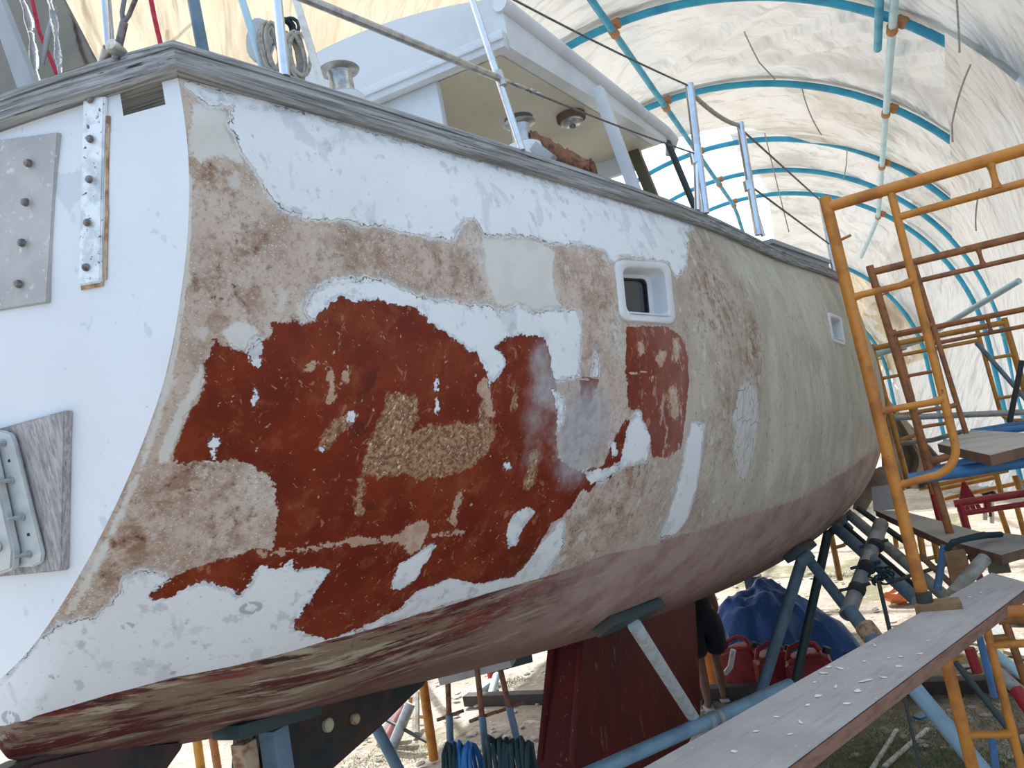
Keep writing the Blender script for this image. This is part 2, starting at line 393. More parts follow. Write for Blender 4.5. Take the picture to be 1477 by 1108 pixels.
# coarse copy for finding where things sit on the hull
_cu = 1.23 + 11.37 * np.linspace(0, 1, 160) ** 1.9; _cv = np.linspace(0, 1, 70); _cg = hull_grid(_cu, _cv)
_bv = BVHTree.FromPolygons([tuple(p) for p in _cg.reshape(-1, 3)],
        [(i*70+j, (i+1)*70+j, (i+1)*70+j+1, i*70+j+1) for i in range(159) for j in range(69)])
def hull_hit(px, py):
    """(point, u, v) where the hull side is seen at a photo pixel"""
    d = ray(px, py).normalized(); loc, nrm, idx, dist = _bv.ray_cast(EYE, d)
    if loc is None:         # just off the edge of the hull: the closest point of it
        loc, nrm, idx, dist = min((_bv.find_nearest(EYE + d * (1.2 + .1 * k)) for k in range(80)), key=lambda h: h[3])
    i, j = divmod(idx, 69); a = Vector(_cg[i, j]); e1 = Vector(_cg[i+1, j]) - a; e2 = Vector(_cg[i, j+1]) - a; w = loc - a
    a11, a12, a22 = e1.dot(e1), e1.dot(e2), e2.dot(e2); b1, b2 = w.dot(e1), w.dot(e2); dt = a11*a22 - a12*a12
    s = (b1*a22 - b2*a12) / dt; t = (b2*a11 - b1*a12) / dt
    return loc, _cu[i] + s * (_cu[i+1] - _cu[i]), (j + t) / 69
def hull_n(p):
    loc, n, i, d = _bv.find_nearest(Vector(p))
    return n if n.x > 0 else -n

# paint layers: outlines of patches on the hull's starboard side
PATCH = {
 'white': [
  [(345,148),(420,160),(560,200),(700,238),(850,283),(985,328),(992,345),(988,385),(975,400),(965,378),(900,368),(880,378),(872,360),(830,352),(790,350),(765,340),(700,338),(682,310),(668,322),(655,345),(620,342),(560,328),(500,318),(440,312),(405,300),(385,275),(365,240),(345,210),(332,185),(335,165)],
  [(262,116),(420,158),(700,236),(1000,327),(990,334),(850,286),(560,205),(420,166),(345,152),(300,150),(270,128)],
  [(454,461),(443,446),(445,429),(457,415),(489,403),(518,404),(546,403),(575,415),(600,428),(631,432),(661,440),(698,441),(720,450),(747,443),(772,453),(803,447),(833,450),(838,472),(836,515),(835,542),(800,550),(795,533),(793,506),(784,487),(753,484),(729,490),(714,500),(726,512),(730,529),(707,559),(701,533),(689,512),(661,496),(640,478),(625,469),(600,444),(575,441),(541,433),(512,436),(489,428),(469,446)],
  [(562,845),(575,815),(600,800),(622,782),(630,788),(610,818),(600,838),(580,850),(566,850)],
  [(730,768),(738,742),(765,730),(772,740),(752,765),(745,787),(733,792)],
  [(600,853),(650,835),(690,842),(745,830),(775,790),(812,748),(812,785),(785,833),(700,858),(640,874),(580,894),(525,910),(512,912),(546,893),(577,878)],
  [(-45,1000),(-10,980),(46,935),(89,898),(135,893),(160,874),(179,850),(180,833),(205,823),(235,828),(247,838),(226,849),(217,861),(226,867),(257,853),(293,838),(330,847),(345,856),(357,850),(363,835),(375,817),(409,820),(420,806),(424,820),(479,821),(455,853),(436,878),(421,905),(470,923),(515,910),(500,955),(330,1000),(160,1040),(0,1090),(-30,1090)],
  [(915,598),(925,597),(935,620),(938,632),(932,665),(893,670),(900,640),(905,615)],
  [(998,610),(1016,612),(1012,650),(1005,700),(990,750),(975,770),(950,776),(965,740),(980,690),(990,640)],
  [(796,558),(815,582),(812,607),(805,618),(803,592)],
  [(360,510),(373,490),(379,498),(373,528),(365,533)], [(300,640),(306,628),(318,632),(312,662),(303,664)],
  [(458,648),(464,640),(470,645),(465,652)], [(624,560),(630,540),(634,550),(632,568)], [(625,595),(630,575),(637,588),(630,600)],
  [(360,580),(368,564),(373,572),(366,590)], [(724,670),(732,664),(738,674),(728,682)], [(858,505),(865,530),(863,543),(853,545)],
  [(497,604),(508,592),(515,598),(508,615)], [(880,640),(888,635),(892,655),(884,660)],
  [(842,680),(870,676),(905,665),(908,668),(872,692),(850,700)],
 ],
 'red': [
  [(454,462),(469,446),(489,428),(512,436),(541,433),(575,441),(600,444),(625,469),(640,478),(661,496),(689,512),(701,533),(707,559),(730,529),(726,512),(714,500),(729,490),(753,484),(784,487),(793,506),(795,533),(800,550),(806,590),(802,630),(806,660),(830,688),(850,700),(835,712),(822,735),(795,755),(775,790),(745,832),(690,842),(650,835),(600,853),(577,878),(546,893),(510,910),(470,923),(421,905),(436,878),(455,853),(479,821),(455,818),(424,820),(420,806),(409,820),(375,817),(363,835),(357,850),(345,856),(330,847),(293,838),(257,853),(226,867),(217,861),(226,847),(247,835),(287,817),(321,806),(363,795),(391,792),(397,783),(400,747),(397,707),(385,683),(363,669),(333,666),(272,667),(247,670),(248,657),(258,628),(269,599),(290,565),(295,530),(310,487),(336,504),(356,507),(373,493),(399,484),(391,467),(419,465),(437,467)],
  [(903,472),(962,471),(982,485),(991,509),(994,553),(991,577),(987,611),(982,646),(965,659),(941,659),(938,632),(934,618),(924,591),(907,591),(903,543),(902,509)],
  [(905,600),(912,620),(900,660),(885,668),(880,690),(862,690),(850,712),(830,700),(812,690),(800,668),(840,680),(870,672),(882,640)],
  [(835,545),(865,545),(858,570),(845,585),(838,570)],
  [(950,780),(985,772),(1000,768),(985,790),(970,815),(955,830),(960,800)],
 ],
 'tan_on_red': [
  [(577,775),(590,755),(615,750),(620,765),(612,790),(590,800),(580,790)],
  [(375,796),(467,783),(516,776),(577,773),(668,764),(670,769),(577,780),(516,783),(467,790),(377,803)],
  [(440,535),(447,517),(454,520),(450,534)], [(472,575),(475,528),(482,530),(480,565),(476,585)], [(492,545),(497,528),(506,530),(500,547)],
  [(920,495),(926,490),(930,510),(922,515)], [(945,520),(955,500),(962,510),(955,530)], [(970,490),(978,488),(980,520),(973,525)],
  [(965,560),(975,555),(980,600),(970,608)], [(935,545),(940,535),(944,545),(939,552)],
  [(648,750),(665,705),(669,708),(655,755)], [(700,575),(690,560),(700,540),(706,560),(712,600),(704,605)],
 ],
 'brown': [
  [(560,565),(600,570),(605,590),(595,622),(620,612),(660,612),(685,605),(692,582),(705,590),(713,622),(705,650),(680,675),(640,690),(600,690),(585,682),(540,692),(520,685),(530,640),(550,600)],
  [(463,630),(480,605),(510,592),(515,600),(500,620),(475,645),(458,650)],
  [(755,690),(765,650),(778,645),(775,680),(765,705),(755,715)], [(735,595),(740,545),(748,560),(745,590)],
  [(958,570),(978,560),(985,590),(965,605)], [(510,742),(516,690),(530,690),(522,745)],
 ],
 'pale': [
  [(263,255),(276,262),(270,400),(243,562),(220,640),(176,745),(128,845),(108,876),(98,884),(150,780),(203,668),(230,580),(258,420)],
  [(695,340),(770,345),(800,362),(796,400),(802,430),(815,447),(770,447),(720,440),(705,415),(700,370)],
  [(232,640),(262,580),(290,530),(294,535),(288,565),(268,600),(257,628),(247,657),(246,668),(228,668)],
  [(275,150),(310,150),(325,165),(330,190),(345,215),(350,235),(320,222),(290,235),(275,225)],
  [(428,440),(442,432),(443,450),(452,462),(437,465)],
  [(320,480),(335,465),(355,462),(370,480),(372,494),(355,505),(336,500)],
 ],
 'sanded': [   # greyer, cleaner strip forward
  [(1040,338),(1210,412),(1245,470),(1265,560),(1264,640),(1150,735),(1060,745),(1062,690),(1098,600),(1102,520),(1090,440),(1060,390)],
 ],
 'crack': [[(1062,565),(1078,545),(1092,560),(1095,590),(1090,640),(1078,690),(1068,705),(1058,660),(1056,610)]],
 'boot': [
  [(-60,1060),(-24,1053),(0,1047),(25,1040),(50,1033),(80,1024.5),(120,1013),(160,1001),(250,977),(339,960),(473,923.5),(600,887),(700,857),(780,834),(815,823),(870,801),(945,785),(1000,768),(1050,750),(1100,737),(1160,716),(1200,692),(1240,664),(1262,648)],
 ],
 'tan_line': [[(800,550),(935,534),(936,537),(802,553)]],
}
def poly_sdf(P3, UV, pts):
    """signed distance (m, + inside) of hull points from an outline traced on the hull"""
    H = [hull_hit(*p) for p in pts]; A = np.array([h[0][:] for h in H]); uv = np.array([(h[1], h[2]) for h in H])
    out = np.full(len(P3), -.3); mg = .25
    lo, hi = A.min(0) - mg, A.max(0) + mg
    sel = np.where(((P3 > lo) & (P3 < hi)).all(1))[0]
    if not len(sel): return out
    p = P3[sel]; q = UV[sel]; dm = np.full(len(sel), 9.); ins = np.zeros(len(sel), bool); n = len(A)
    for k in range(n):
        a, b = A[k], A[(k+1) % n]; ab = b - a; t = np.clip(((p - a) @ ab) / max(ab @ ab, 1e-12), 0, 1)
        dm = np.minimum(dm, np.linalg.norm(p - (a + t[:, None] * ab), axis=1))
        (x1, y1), (x2, y2) = uv[k], uv[(k+1) % n]
        c = (y1 > q[:, 1]) != (y2 > q[:, 1])
        with np.errstate(divide='ignore', invalid='ignore'):
            ins ^= c & (q[:, 0] < (x2 - x1) * (q[:, 1] - y1) / (y2 - y1) + x1)
    out[sel] = np.where(ins, dm, -dm); return out

NU, NV = 470, 230
US = 1.23 + (12.6 - 1.23) * (np.linspace(0, 1, NU) ** 1.75); VS = np.linspace(0, 1, NV)
HG = hull_grid(US, VS); P3 = HG.reshape(-1, 3); UU, VV = np.meshgrid(US, VS, indexing='ij'); UV = np.stack([UU.ravel(), VV.ravel()], 1)
LAY = {}
for k in ('white', 'red', 'tan_on_red', 'brown', 'pale', 'sanded', 'tan_line', 'crack'):
    s = np.full(len(P3), -.3)
    for pts in PATCH[k]: s = np.maximum(s, poly_sdf(P3, UV, pts))
    LAY[k] = s
# boot top: the height of the paint line as a function of the distance from the stern
bl = sorted([(h[1], h[2]) for h in (hull_hit(*p) for p in PATCH['boot'][0][1:])])
bu = np.array([b[0] for b in bl]); bvv = np.array([b[1] for b in bl])
LAY['boot'] = (UV[:, 1] - np.interp(UV[:, 0], np.append(bu, 12.6), np.append(bvv, bvv[-1]))) * 2.6
# soft grey primer sprayed over the red
g = np.zeros(len(P3))
for (px, py, r, a) in [(842,618,.20,1.),(790,560,.13,.75),(775,600,.12,.55),(860,585,.12,.8),(780,520,.09,.7),(830,660,.14,.8),(770,650,.12,.45),(655,320,.1,.0),(730,420,.0001,0)]:
    c = np.array(hull_hit(px, py)[0][:]); g = np.maximum(g, a * np.exp(-((P3 - c) ** 2).sum(1) / (2 * r * r * .45)))
LAY['grey'] = g
rg = np.full(len(P3), -.3)      # filled screw holes: rings left by sanding
for (px, py, r) in [(362,877,.020),(184,903,.011),(78,976,.009),(387,935,.008),(249,971,.007),(15,1036,.02),(120,990,.005),(196,958,.004),(300,905,.004),(228,886,.006),(700,214,.006),(440,300,.006)]:
    c = np.array(hull_hit(px, py)[0][:]); d = np.linalg.norm((P3 - c) * [1, .75, 1.25], axis=1); rg = np.maximum(rg, r * .32 - np.abs(d - r))
LAY['ring'] = rg
rs = np.zeros(len(P3))
for (px, py, r, a) in [(330,420,.07,.9),(300,250,.05,.8),(340,470,.06,.6),(270,700,.06,.8),(330,760,.08,.7),(230,740,.05,.8),(360,360,.06,.7),(190,780,.05,.9),(150,830,.05,.8),(320,690,.05,.6),
                        (530,370,.1,.6),(650,400,.1,.6),(870,430,.12,.5),(1030,430,.2,.7),(1090,500,.15,.8),(1060,600,.2,.4),(620,360,.1,.4),(850,520,.08,.5),(900,700,.2,.6),(840,760,.2,.5)]:
    c = np.array(hull_hit(px, py)[0][:]); rs = np.maximum(rs, a * np.exp(-((P3 - c) ** 2).sum(1) / (2 * r * r)))
LAY['rust'] = rs
# openings for the two port lights
def port_corners(pts): return [hull_hit(*p) for p in pts]
PORTS = [port_corners([(884,375),(964,380),(973,469),(893,463)]), port_corners([(1192,450),(1212,458),(1218,499),(1200,493)])]
def port_hole(k, m=.12):
    c = sum((Vector(h[0]) for h in PORTS[k]), Vector()) / 4
    uv = [(h[1], h[2]) for h in PORTS[k]]; cu = sum(a for a, b in uv) / 4; cv = sum(b for a, b in uv) / 4
    return [(lerp(a, cu, m), lerp(b, cv, m)) for a, b in uv]
def in_poly(u, v, P):
    ins = np.zeros(u.shape, bool)
    for k in range(len(P)):
        (x1, y1), (x2, y2) = P[k], P[(k+1) % len(P)]
        c = (y1 > v) != (y2 > v)
        with np.errstate(divide='ignore', invalid='ignore'):
            ins ^= c & (u < (x2 - x1) * (v - y1) / (y2 - y1) + x1)
    return ins

def m_hull():
    t = NT('stripped_hull_paint'); A = t.attr
    sep = t.nt.nodes.new('ShaderNodeSeparateXYZ'); t.link(t.tc.outputs['Object'], sep.inputs[0]); yy = sep.outputs['Y']
    n1 = t.noise(28, 5, .62); n2 = t.noise(110, 3, .6); n0 = t.noise(7, 5, .6)
    jag = t.math('ADD', t.math('MULTIPLY', t.math('SUBTRACT', n1, .5), .07), t.math('MULTIPLY', t.math('SUBTRACT', n2, .5), .03))
    jag2 = t.math('ADD', t.math('MULTIPLY', t.math('SUBTRACT', n1, .5), .042), t.math('MULTIPLY', t.math('SUBTRACT', n2, .5), .022))
    def msk(k, w=.0015, j=jag): return t.ramp(t.math('ADD', A(k), j), -w, w)
    # bare sanded laminate: pink-tan near the stern, greyer forward
    fine = t.noise(70, 5, .7); mid = t.noise(14, 6, .68)
    base = t.mix(t.ramp(n0, .35, .68), (.53, .43, .345), (.42, .325, .245))
    base = t.mix(t.ramp(t.noise(3.2, 5, .6), .45, .7), base, (.565, .505, .425))
    base = t.mix(t.ramp(mid, .52, .70, 0, .7), base, (.355, .245, .165))
    base = t.mix(t.ramp(fine, .52, .64, 0, .6), base, (.27, .185, .14))
    fwd = t.mix(t.ramp(t.noise(5, 6, .65, t.coords((1, 1, .35))), .38, .66), (.49, .435, .34), (.38, .31, .235))
    fwd = t.mix(t.ramp(t.noise(8, 6, .7), .54, .68, 0, .8), fwd, (.30, .21, .155))
    fwd = t.mix(t.ramp(t.noise(55, 5, .75, t.coords((1, 1, .6))), .57, .64, 0, .7), fwd, (.185, .135, .105))
    base = t.mix(t.ramp(t.math('ADD', yy, t.math('MULTIPLY', n0, .5)), 2.9, 3.7), base, fwd)
    weave = t.voro(190, t.coords((.55, .55, 1)))
    base = t.mix(t.math('MULTIPLY', t.ramp(weave, .16, .3, 1, 0), t.ramp(n0, .38, .6, .25, .75)), base, (.80, .74, .68))
    base = t.mix(t.math('MULTIPLY', A('rust'), t.ramp(t.noise(17, 7, .72), .42, .60)), base, (.22, .10, .05))
    base = t.mix(t.math('MULTIPLY', A('rust'), t.ramp(t.noise(34, 5, .7), .60, .64)), base, (.09, .05, .038))
    base = t.mix(t.math('MULTIPLY', t.ramp(t.noise(11, 4, .6), .60, .68), .6), base, (.64, .60, .57))
    sand = t.mix(t.ramp(t.noise(4, 7, .65, t.coords((1, 1, .22))), .35, .66), (.575, .555, .445), (.45, .415, .325))
    sand = t.mix(t.ramp(t.noise(1.6, 4, .6), .5, .7, 0, .6), sand, (.33, .27, .22))
    sand = t.mix(t.ramp(t.noise(60, 5, .7, t.coords((1, 1, .3))), .57, .65, 0, .75), sand, (.19, .15, .125))
    sand = t.mix(t.ramp(t.noise(26, 5, .7, t.coords((1, 1, .35))), .60, .70, 0, .5), sand, (.56, .54, .5))
    base = t.mix(t.ramp(t.math('ADD', A('sanded'), t.math('MULTIPLY', t.math('SUBTRACT', n0, .5), .5)), -.12, .12), base, sand)
    ck = t.math('MULTIPLY', t.ramp(t.math('ADD', A('crack'), t.math('MULTIPLY', t.math('SUBTRACT', mid, .5), .12)), -.01, .02), t.ramp(t.noise(16, 6, .7, t.coords((1, 1, .5))), .36, .46, .15, .95))
    base = t.mix(ck, base, (.58, .57, .53))
    base = t.mix(t.math('MULTIPLY', t.ramp(A('crack'), -.02, .02), t.ramp(t.voro(13, t.coords((1, 1.3, .5), (.6, 0, 0)), 'DISTANCE_TO_EDGE'), .008, .028, .8, 0)), base, (.16, .14, .13))
    col = base
    # old red-brown coat
    red = t.mix(t.ramp(n0, .3, .7), (.185, .021, .005), (.120, .012, .003))
    red = t.mix(t.ramp(t.noise(4.5, 5, .65), .48, .66, 0, .75), red, (.225, .038, .008))
    red = t.mix(t.ramp(t.noise(13, 6, .7), .52, .68, 0, .7), red, (.225, .055, .018))
    red = t.mix(t.ramp(t.noise(8, 5, .7, None, .3), .60, .68, 0, .8), red, (.085, .012, .006))
    red = t.mix(t.ramp(t.noise(20, 6, .75, t.coords((1, 1, .45), (.5, 0, 0)), .6), .60, .645, 0, .7), red, (.36, .17, .09))
    red = t.mix(t.ramp(t.noise(42, 4, .7), .655, .69, 0, .85), red, (.52, .40, .29))
    red = t.mix(t.ramp(t.noise(70, 3, .7, t.coords((1, .25, 1), (.7, 0, 0))), .66, .70, 0, .6), red, (.45, .27, .17))
    redf = t.mix(t.ramp(n0, .35, .65), (.20, .055, .035), (.26, .095, .065))
    redf = t.mix(t.ramp(t.noise(16, 6, .72, t.coords((1, 1, .5))), .555, .60, 0, .9), redf, (.50, .39, .31))
    red = t.mix(t.ramp(yy, 2.75, 3.2), red, redf)
    mred = msk('red', .0015, jag2); col = t.mix(mred, col, red)
    br = t.mix(t.ramp(t.noise(75, 4, .75), .38, .6), (.40, .24, .135), (.17, .07, .035))
    br = t.mix(t.ramp(t.noise(95, 3, .7, t.coords((1, 1, .4), (.5, 0, 0))), .60, .65), br, (.62, .52, .36))
    col = t.mix(t.ramp(t.math('ADD', A('brown'), jag), -.004, .008), col, br)
    col = t.mix(msk('tan_on_red', .003), col, t.mix(t.ramp(n1, .4, .6), (.50, .37, .28), (.42, .27, .18)))
    gm = t.ramp(t.math('ADD', A('grey'), t.math('MULTIPLY', t.math('SUBTRACT', t.noise(20, 6, .7), .5), .6)), .25, .85, 0, .92)
    col = t.mix(gm, col, t.mix(t.ramp(n1, .35, .65), (.43, .41, .40), (.33, .305, .30)))
    # pale filler
    col = t.mix(t.ramp(t.math('ADD', A('pale'), jag2), -.006, .004), col, t.mix(t.ramp(n0, .35, .7), (.63, .62, .56), (.58, .545, .47)))
    # white top coat with grey sanding marks, grey feathered edge
    ws = t.math('SUBTRACT', A('white'), jag2); mw = t.ramp(ws, -.0012, .0012); brk = t.ramp(mid, .42, .58)
    off = t.ramp(mred, 0, .6, 1, .0)
    col = t.mix(t.math('MULTIPLY', t.math('MULTIPLY', t.ramp(ws, -.020, -.012), off), brk), col, (.40, .385, .36))
    col = t.mix(t.math('MULTIPLY', t.math('MULTIPLY', t.ramp(ws, -.010, -.006), off), .8), col, (.64, .62, .58))
    w = t.mix(t.ramp(t.noise(3, 3, .5), .4, .7), (.74, .755, .745), (.70, .71, .69))
    w = t.mix(t.ramp(t.noise(9, 5, .6, t.coords((1, 1, .7)), .4), .56, .62, 0, .5), w, (.50, .52, .53))
    w = t.mix(t.ramp(t.noise(22, 4, .6, t.coords((1, .8, .8))), .60, .67, 0, .55), w, (.42, .44, .45))
    w = t.mix(t.ramp(t.noise(60, 3, .6), .68, .72, 0, .5), w, (.30, .31, .32))
    w = t.mix(t.ramp(A('ring'), -.001, .0012, 0, .75), w, (.34, .34, .34))
    col = t.mix(mw, col, w)
    col = t.mix(t.math('MULTIPLY', t.math('MULTIPLY', t.ramp(ws, .0015, .004), t.ramp(t.math('ADD', ws, t.math('MULTIPLY', t.math('SUBTRACT', n0, .5), .06)), .006, .014, .8, 0)), brk), col, (.42, .44, .45))
    col = t.mix(t.math('MULTIPLY', t.math('MULTIPLY', t.ramp(ws, -.003, -.0005), t.ramp(ws, .0003, .002, .9, 0)), t.ramp(t.noise(19, 4, .6), .45, .56)), col, (.12, .105, .095))  # thin dark line at the coat's edge, shadow of its thickness painted in
    col = t.mix(msk('tan_line', .001, t.math('MULTIPLY', jag2, .2)), col, (.45, .38, .31))
    # below the paint line: maroon antifouling scraped to the laminate; sanded pinkish forward
    co = t.coords((1.5, .20, 1.5), (.08, 0, .5))
    bt = t.mix(t.ramp(t.noise(7, 7, .7, co), .44, .56), (.10, .022, .018), (.235, .165, .11))
    bt = t.mix(t.ramp(t.noise(10, 7, .7, co), .54, .62), bt, (.40, .34, .235))
    bt = t.mix(t.ramp(t.noise(4, 5, .65, co), .55, .62, 0, .85), bt, (.19, .028, .025))
    bt = t.mix(t.ramp(t.noise(60, 4, .7, co), .60, .66, 0, .6), bt, (.42, .36, .28))
    bt = t.mix(t.ramp(t.noise(22, 5, .6, co), .60, .66), bt, (.045, .022, .018))
    bf = t.mix(t.ramp(t.noise(6, 6, .65, t.coords((1, .7, .5), (.5, 0, 0))), .38, .66), (.43, .315, .275), (.31, .20, .17))
    bt = t.mix(t.ramp(t.math('ADD', yy, t.math('MULTIPLY', n0, .9)), 2.75, 3.7), bt, bf)
    low = t.math('SUBTRACT', A('boot'), .25)
    bt = t.mix(t.math('MULTIPLY', t.ramp(t.math('ADD', low, t.math('MULTIPLY', n0, .5)), .22, .6), t.ramp(yy, 5.5, 8.5, .8, .5)), bt, (.17, .085, .07))
    bj = t.math('MULTIPLY', jag, t.ramp(yy, 2.7, 3.6, .05, 1.3))
    bs_ = t.math('ADD', A('boot'), bj)
    col = t.mix(t.math('MULTIPLY', t.ramp(bs_, -.03, -.015), t.math('MULTIPLY', t.ramp(yy, 2.8, 3.4), t.ramp(n1, .4, .55))), col, (.47, .40, .34))
    col = t.mix(t.ramp(bs_, -.0015, .0015), col, bt)
    rough = t.math('SUBTRACT', .72, t.math('MULTIPLY', t.math('ADD', mred, t.math('MULTIPLY', mw, .7)), .26))
    h = t.math('ADD', t.math('MULTIPLY', mw, 1.2), t.math('MULTIPLY', n2, .35))
    h = t.math('ADD', h, t.math('MULTIPLY', t.ramp(weave, .1, .35, 1, 0), .12))
    h = t.math('SUBTRACT', h, t.math('MULTIPLY', mred, .6))
    return t.fin(col, rough, 0, h, .0022, 1.0, .22)

boat = thing('sailing_yacht', (CX, 5.5, GZ), 'old sailing yacht with patchy stripped hull, propped on steel stands under the tent', 'sailboat')
def make_hull():
    nP = NU * NV; V = np.concatenate([P3, P3 * [-1, 1, 1] + [2 * CX, 0, 0]])
    q = (np.arange(NU - 1)[:, None] * NV + np.arange(NV - 1)[None]).ravel()
    F = np.stack([q, q + NV, q + NV + 1, q + 1], 1)
    cu = UV[F].mean(1); keep = np.ones(len(F), bool)
    for k in (0, 1): keep &= ~in_poly(cu[:, 0], cu[:, 1], port_hole(k))
    F1 = F[keep]; F2 = F[:, ::-1] + nP
    FF = np.concatenate([F1, F2])
    me = bpy.data.meshes.new('hull'); me.vertices.add(len(V)); me.vertices.foreach_set('co', V.ravel().astype(np.float32))
    me.loops.add(FF.size); me.loops.foreach_set('vertex_index', FF.ravel().astype(np.int32))
    me.polygons.add(len(FF)); me.polygons.foreach_set('loop_start', (np.arange(len(FF)) * 4).astype(np.int32))
    me.polygons.foreach_set('loop_total', np.full(len(FF), 4, np.int32))
    me.update(calc_edges=True)
    for k, s in LAY.items():
        a = me.attributes.new(k, 'FLOAT', 'POINT')
        other = np.full(nP, -.3) if k not in ('boot', 'grey', 'rust') else (s if k == 'boot' else np.zeros(nP))
        if k == 'white': other = np.full(nP, .2)
        a.data.foreach_set('value', np.concatenate([s, other]).astype(np.float32))
    me.shade_smooth(); me.materials.append(m_hull())
    bm = bmesh.new(); bm.from_mesh(me); bmesh.ops.remove_doubles(bm, verts=[v for v in bm.verts if abs(v.co.x - CX) < 1e-4], dist=1e-5)
    bmesh.ops.recalc_face_normals(bm, faces=bm.faces); bm.to_mesh(me); bm.free()
    ob = bpy.data.objects.new('hull', me); COL.objects.link(ob); attach(ob, boat); return ob
hull = make_hull()

# transom: white, slightly rounded, with the fairlead hole below the rail
def tr_y(x, hw): return 1.23 - .153 * (hw * hw - (x - CX) ** 2)
def m_transom():
    t = NT('white_transom_paint'); n0 = t.noise(5, 4, .5)
    w = t.mix(t.ramp(t.noise(3, 3, .5), .4, .7), (.72, .74, .745), (.68, .70, .70))
    w = t.mix(t.ramp(t.noise(8, 5, .6, t.coords((1, 1, .6)), .3), .61, .635, 0, .5), w, (.47, .50, .54))
    w = t.mix(t.ramp(t.noise(24, 4, .6), .69, .72, 0, .5), w, (.38, .40, .43))
    return t.fin(w, .42, 0, t.noise(60, 3, .5), .0006)
def make_transom():
    nz, nx = 110, 150; sec = herm(np.linspace(0, 1, 7), STP[0], np.linspace(0, 1, nz)); mb = MB(); rows = []
    for x0, z in sec:
        hw = x0 - CX; rows.append([mb.bm.verts.new((CX + hw * (1 - 2 * j / nx), tr_y(CX + hw * (1 - 2 * j / nx), hw), z)) for j in range(nx + 1)])
    ha, hb = Q(176, 146, y=1.2), Q(237, 136, y=1.22)
    for i in range(nz - 1):
        for j in range(nx):
            vs = (rows[i][j], rows[i][j+1], rows[i+1][j+1], rows[i+1][j]); c = sum((v.co for v in vs), Vector()) / 4
            if ha.x < c.x < hb.x and 3.287 < c.z < 3.345: continue
            mb.bm.faces.new([v for v in dict.fromkeys(vs)])
    bmesh.ops.remove_doubles(mb.bm, verts=mb.bm.verts, dist=1e-5)
    return mb.build('transom', m_transom(), boat)
transom = make_transom()

# weathered cap rail: along the starboard side, round the corner and across the stern
def rail_pts():
    us = np.linspace(1.23, 12.5, 90); P = hull_grid(us, [0.])[:, 0]
    return [Vector(p) for p in P]
RP = rail_pts()
def strip(path, nrm_in, name, mat, w_out=.03, w_in=.11, th=.075, lift=0., parent=boat, bev=.01):
    """rail with a rectangular, softened section swept along path; nrm_in gives the inboard direction"""
    mb = MB(); sec = [(-w_out + bev, 0), (-w_out, bev), (-w_out, th * .62), (-w_out + .006, th * .66), (-w_out + .006, th * .7), (-w_out + .002, th * .72), (-w_out + .004, th - bev), (-w_out + bev, th), (w_in - bev, th), (w_in, th - bev), (w_in, 0)]
    R = [[p + nrm_in[i] * a + Vector((0, 0, lift + b)) for a, b in sec] for i, p in enumerate(path)]
    n = len(sec); V = [[mb.bm.verts.new(p) for p in r] for r in R]
    for i in range(len(R) - 1):
        for j in range(n): mb.bm.faces.new((V[i][j], V[i+1][j], V[i+1][(j+1) % n], V[i][(j+1) % n]))
    mb.bm.faces.new(V[0][::-1]); mb.bm.faces.new(V[-1])
    return mb.build(name, mat, parent, angle=35)
def inward(path):
    o = []
    for i, p in enumerate(path):
        t = (path[min(i+1, len(path)-1)] - path[max(i-1, 0)]); t.z = 0; t.normalize(); o.append(Vector((-t.y, t.x, 0)))
    return o
hwt = STP[0][0][0] - CX
TP = [Vector((x, tr_y(x, hwt), 3.345)) for x in np.linspace(-1.21, 2 * CX + 1.21, 40)]
insd = inward(RP); TPn = inward([p for p in TP]); TPn = [(-n if n.y < 0 else n) for n in TPn]
m0 = (insd[0] + TPn[0]); m0 = m0 / (m0.length ** 2 / 2)        # mitre at the corner
strip(RP, [m0] + insd[1:], 'cap_rail', 'wood_rail', lift=-.003)
strip(TP, [m0] + TPn[1:], 'stern_cap_rail', 'wood_rail_x', lift=-.003)
P_ = [Vector((2 * CX - p.x, p.y, p.z)) for p in RP]
strip(P_, [Vector((-n.x, n.y, 0)) for n in insd], 'cap_rail', 'wood_rail', lift=-.003)
# small blocks under the transom rail and the deck inside the bulwark
mb = MB()
us = np.linspace(1.25, 12.4, 60); E = hull_grid(us, [.12])[:, 0]
mb.grid([[Vector((lerp(e[0] - .02, 2 * CX - e[0] + .02, t), e[1], e[2] - .02 + .05 * math.sin(PI * t))) for t in np.linspace(0, 1, 9)] for e in E])
mb.build('deck', 'white_gel', boat)
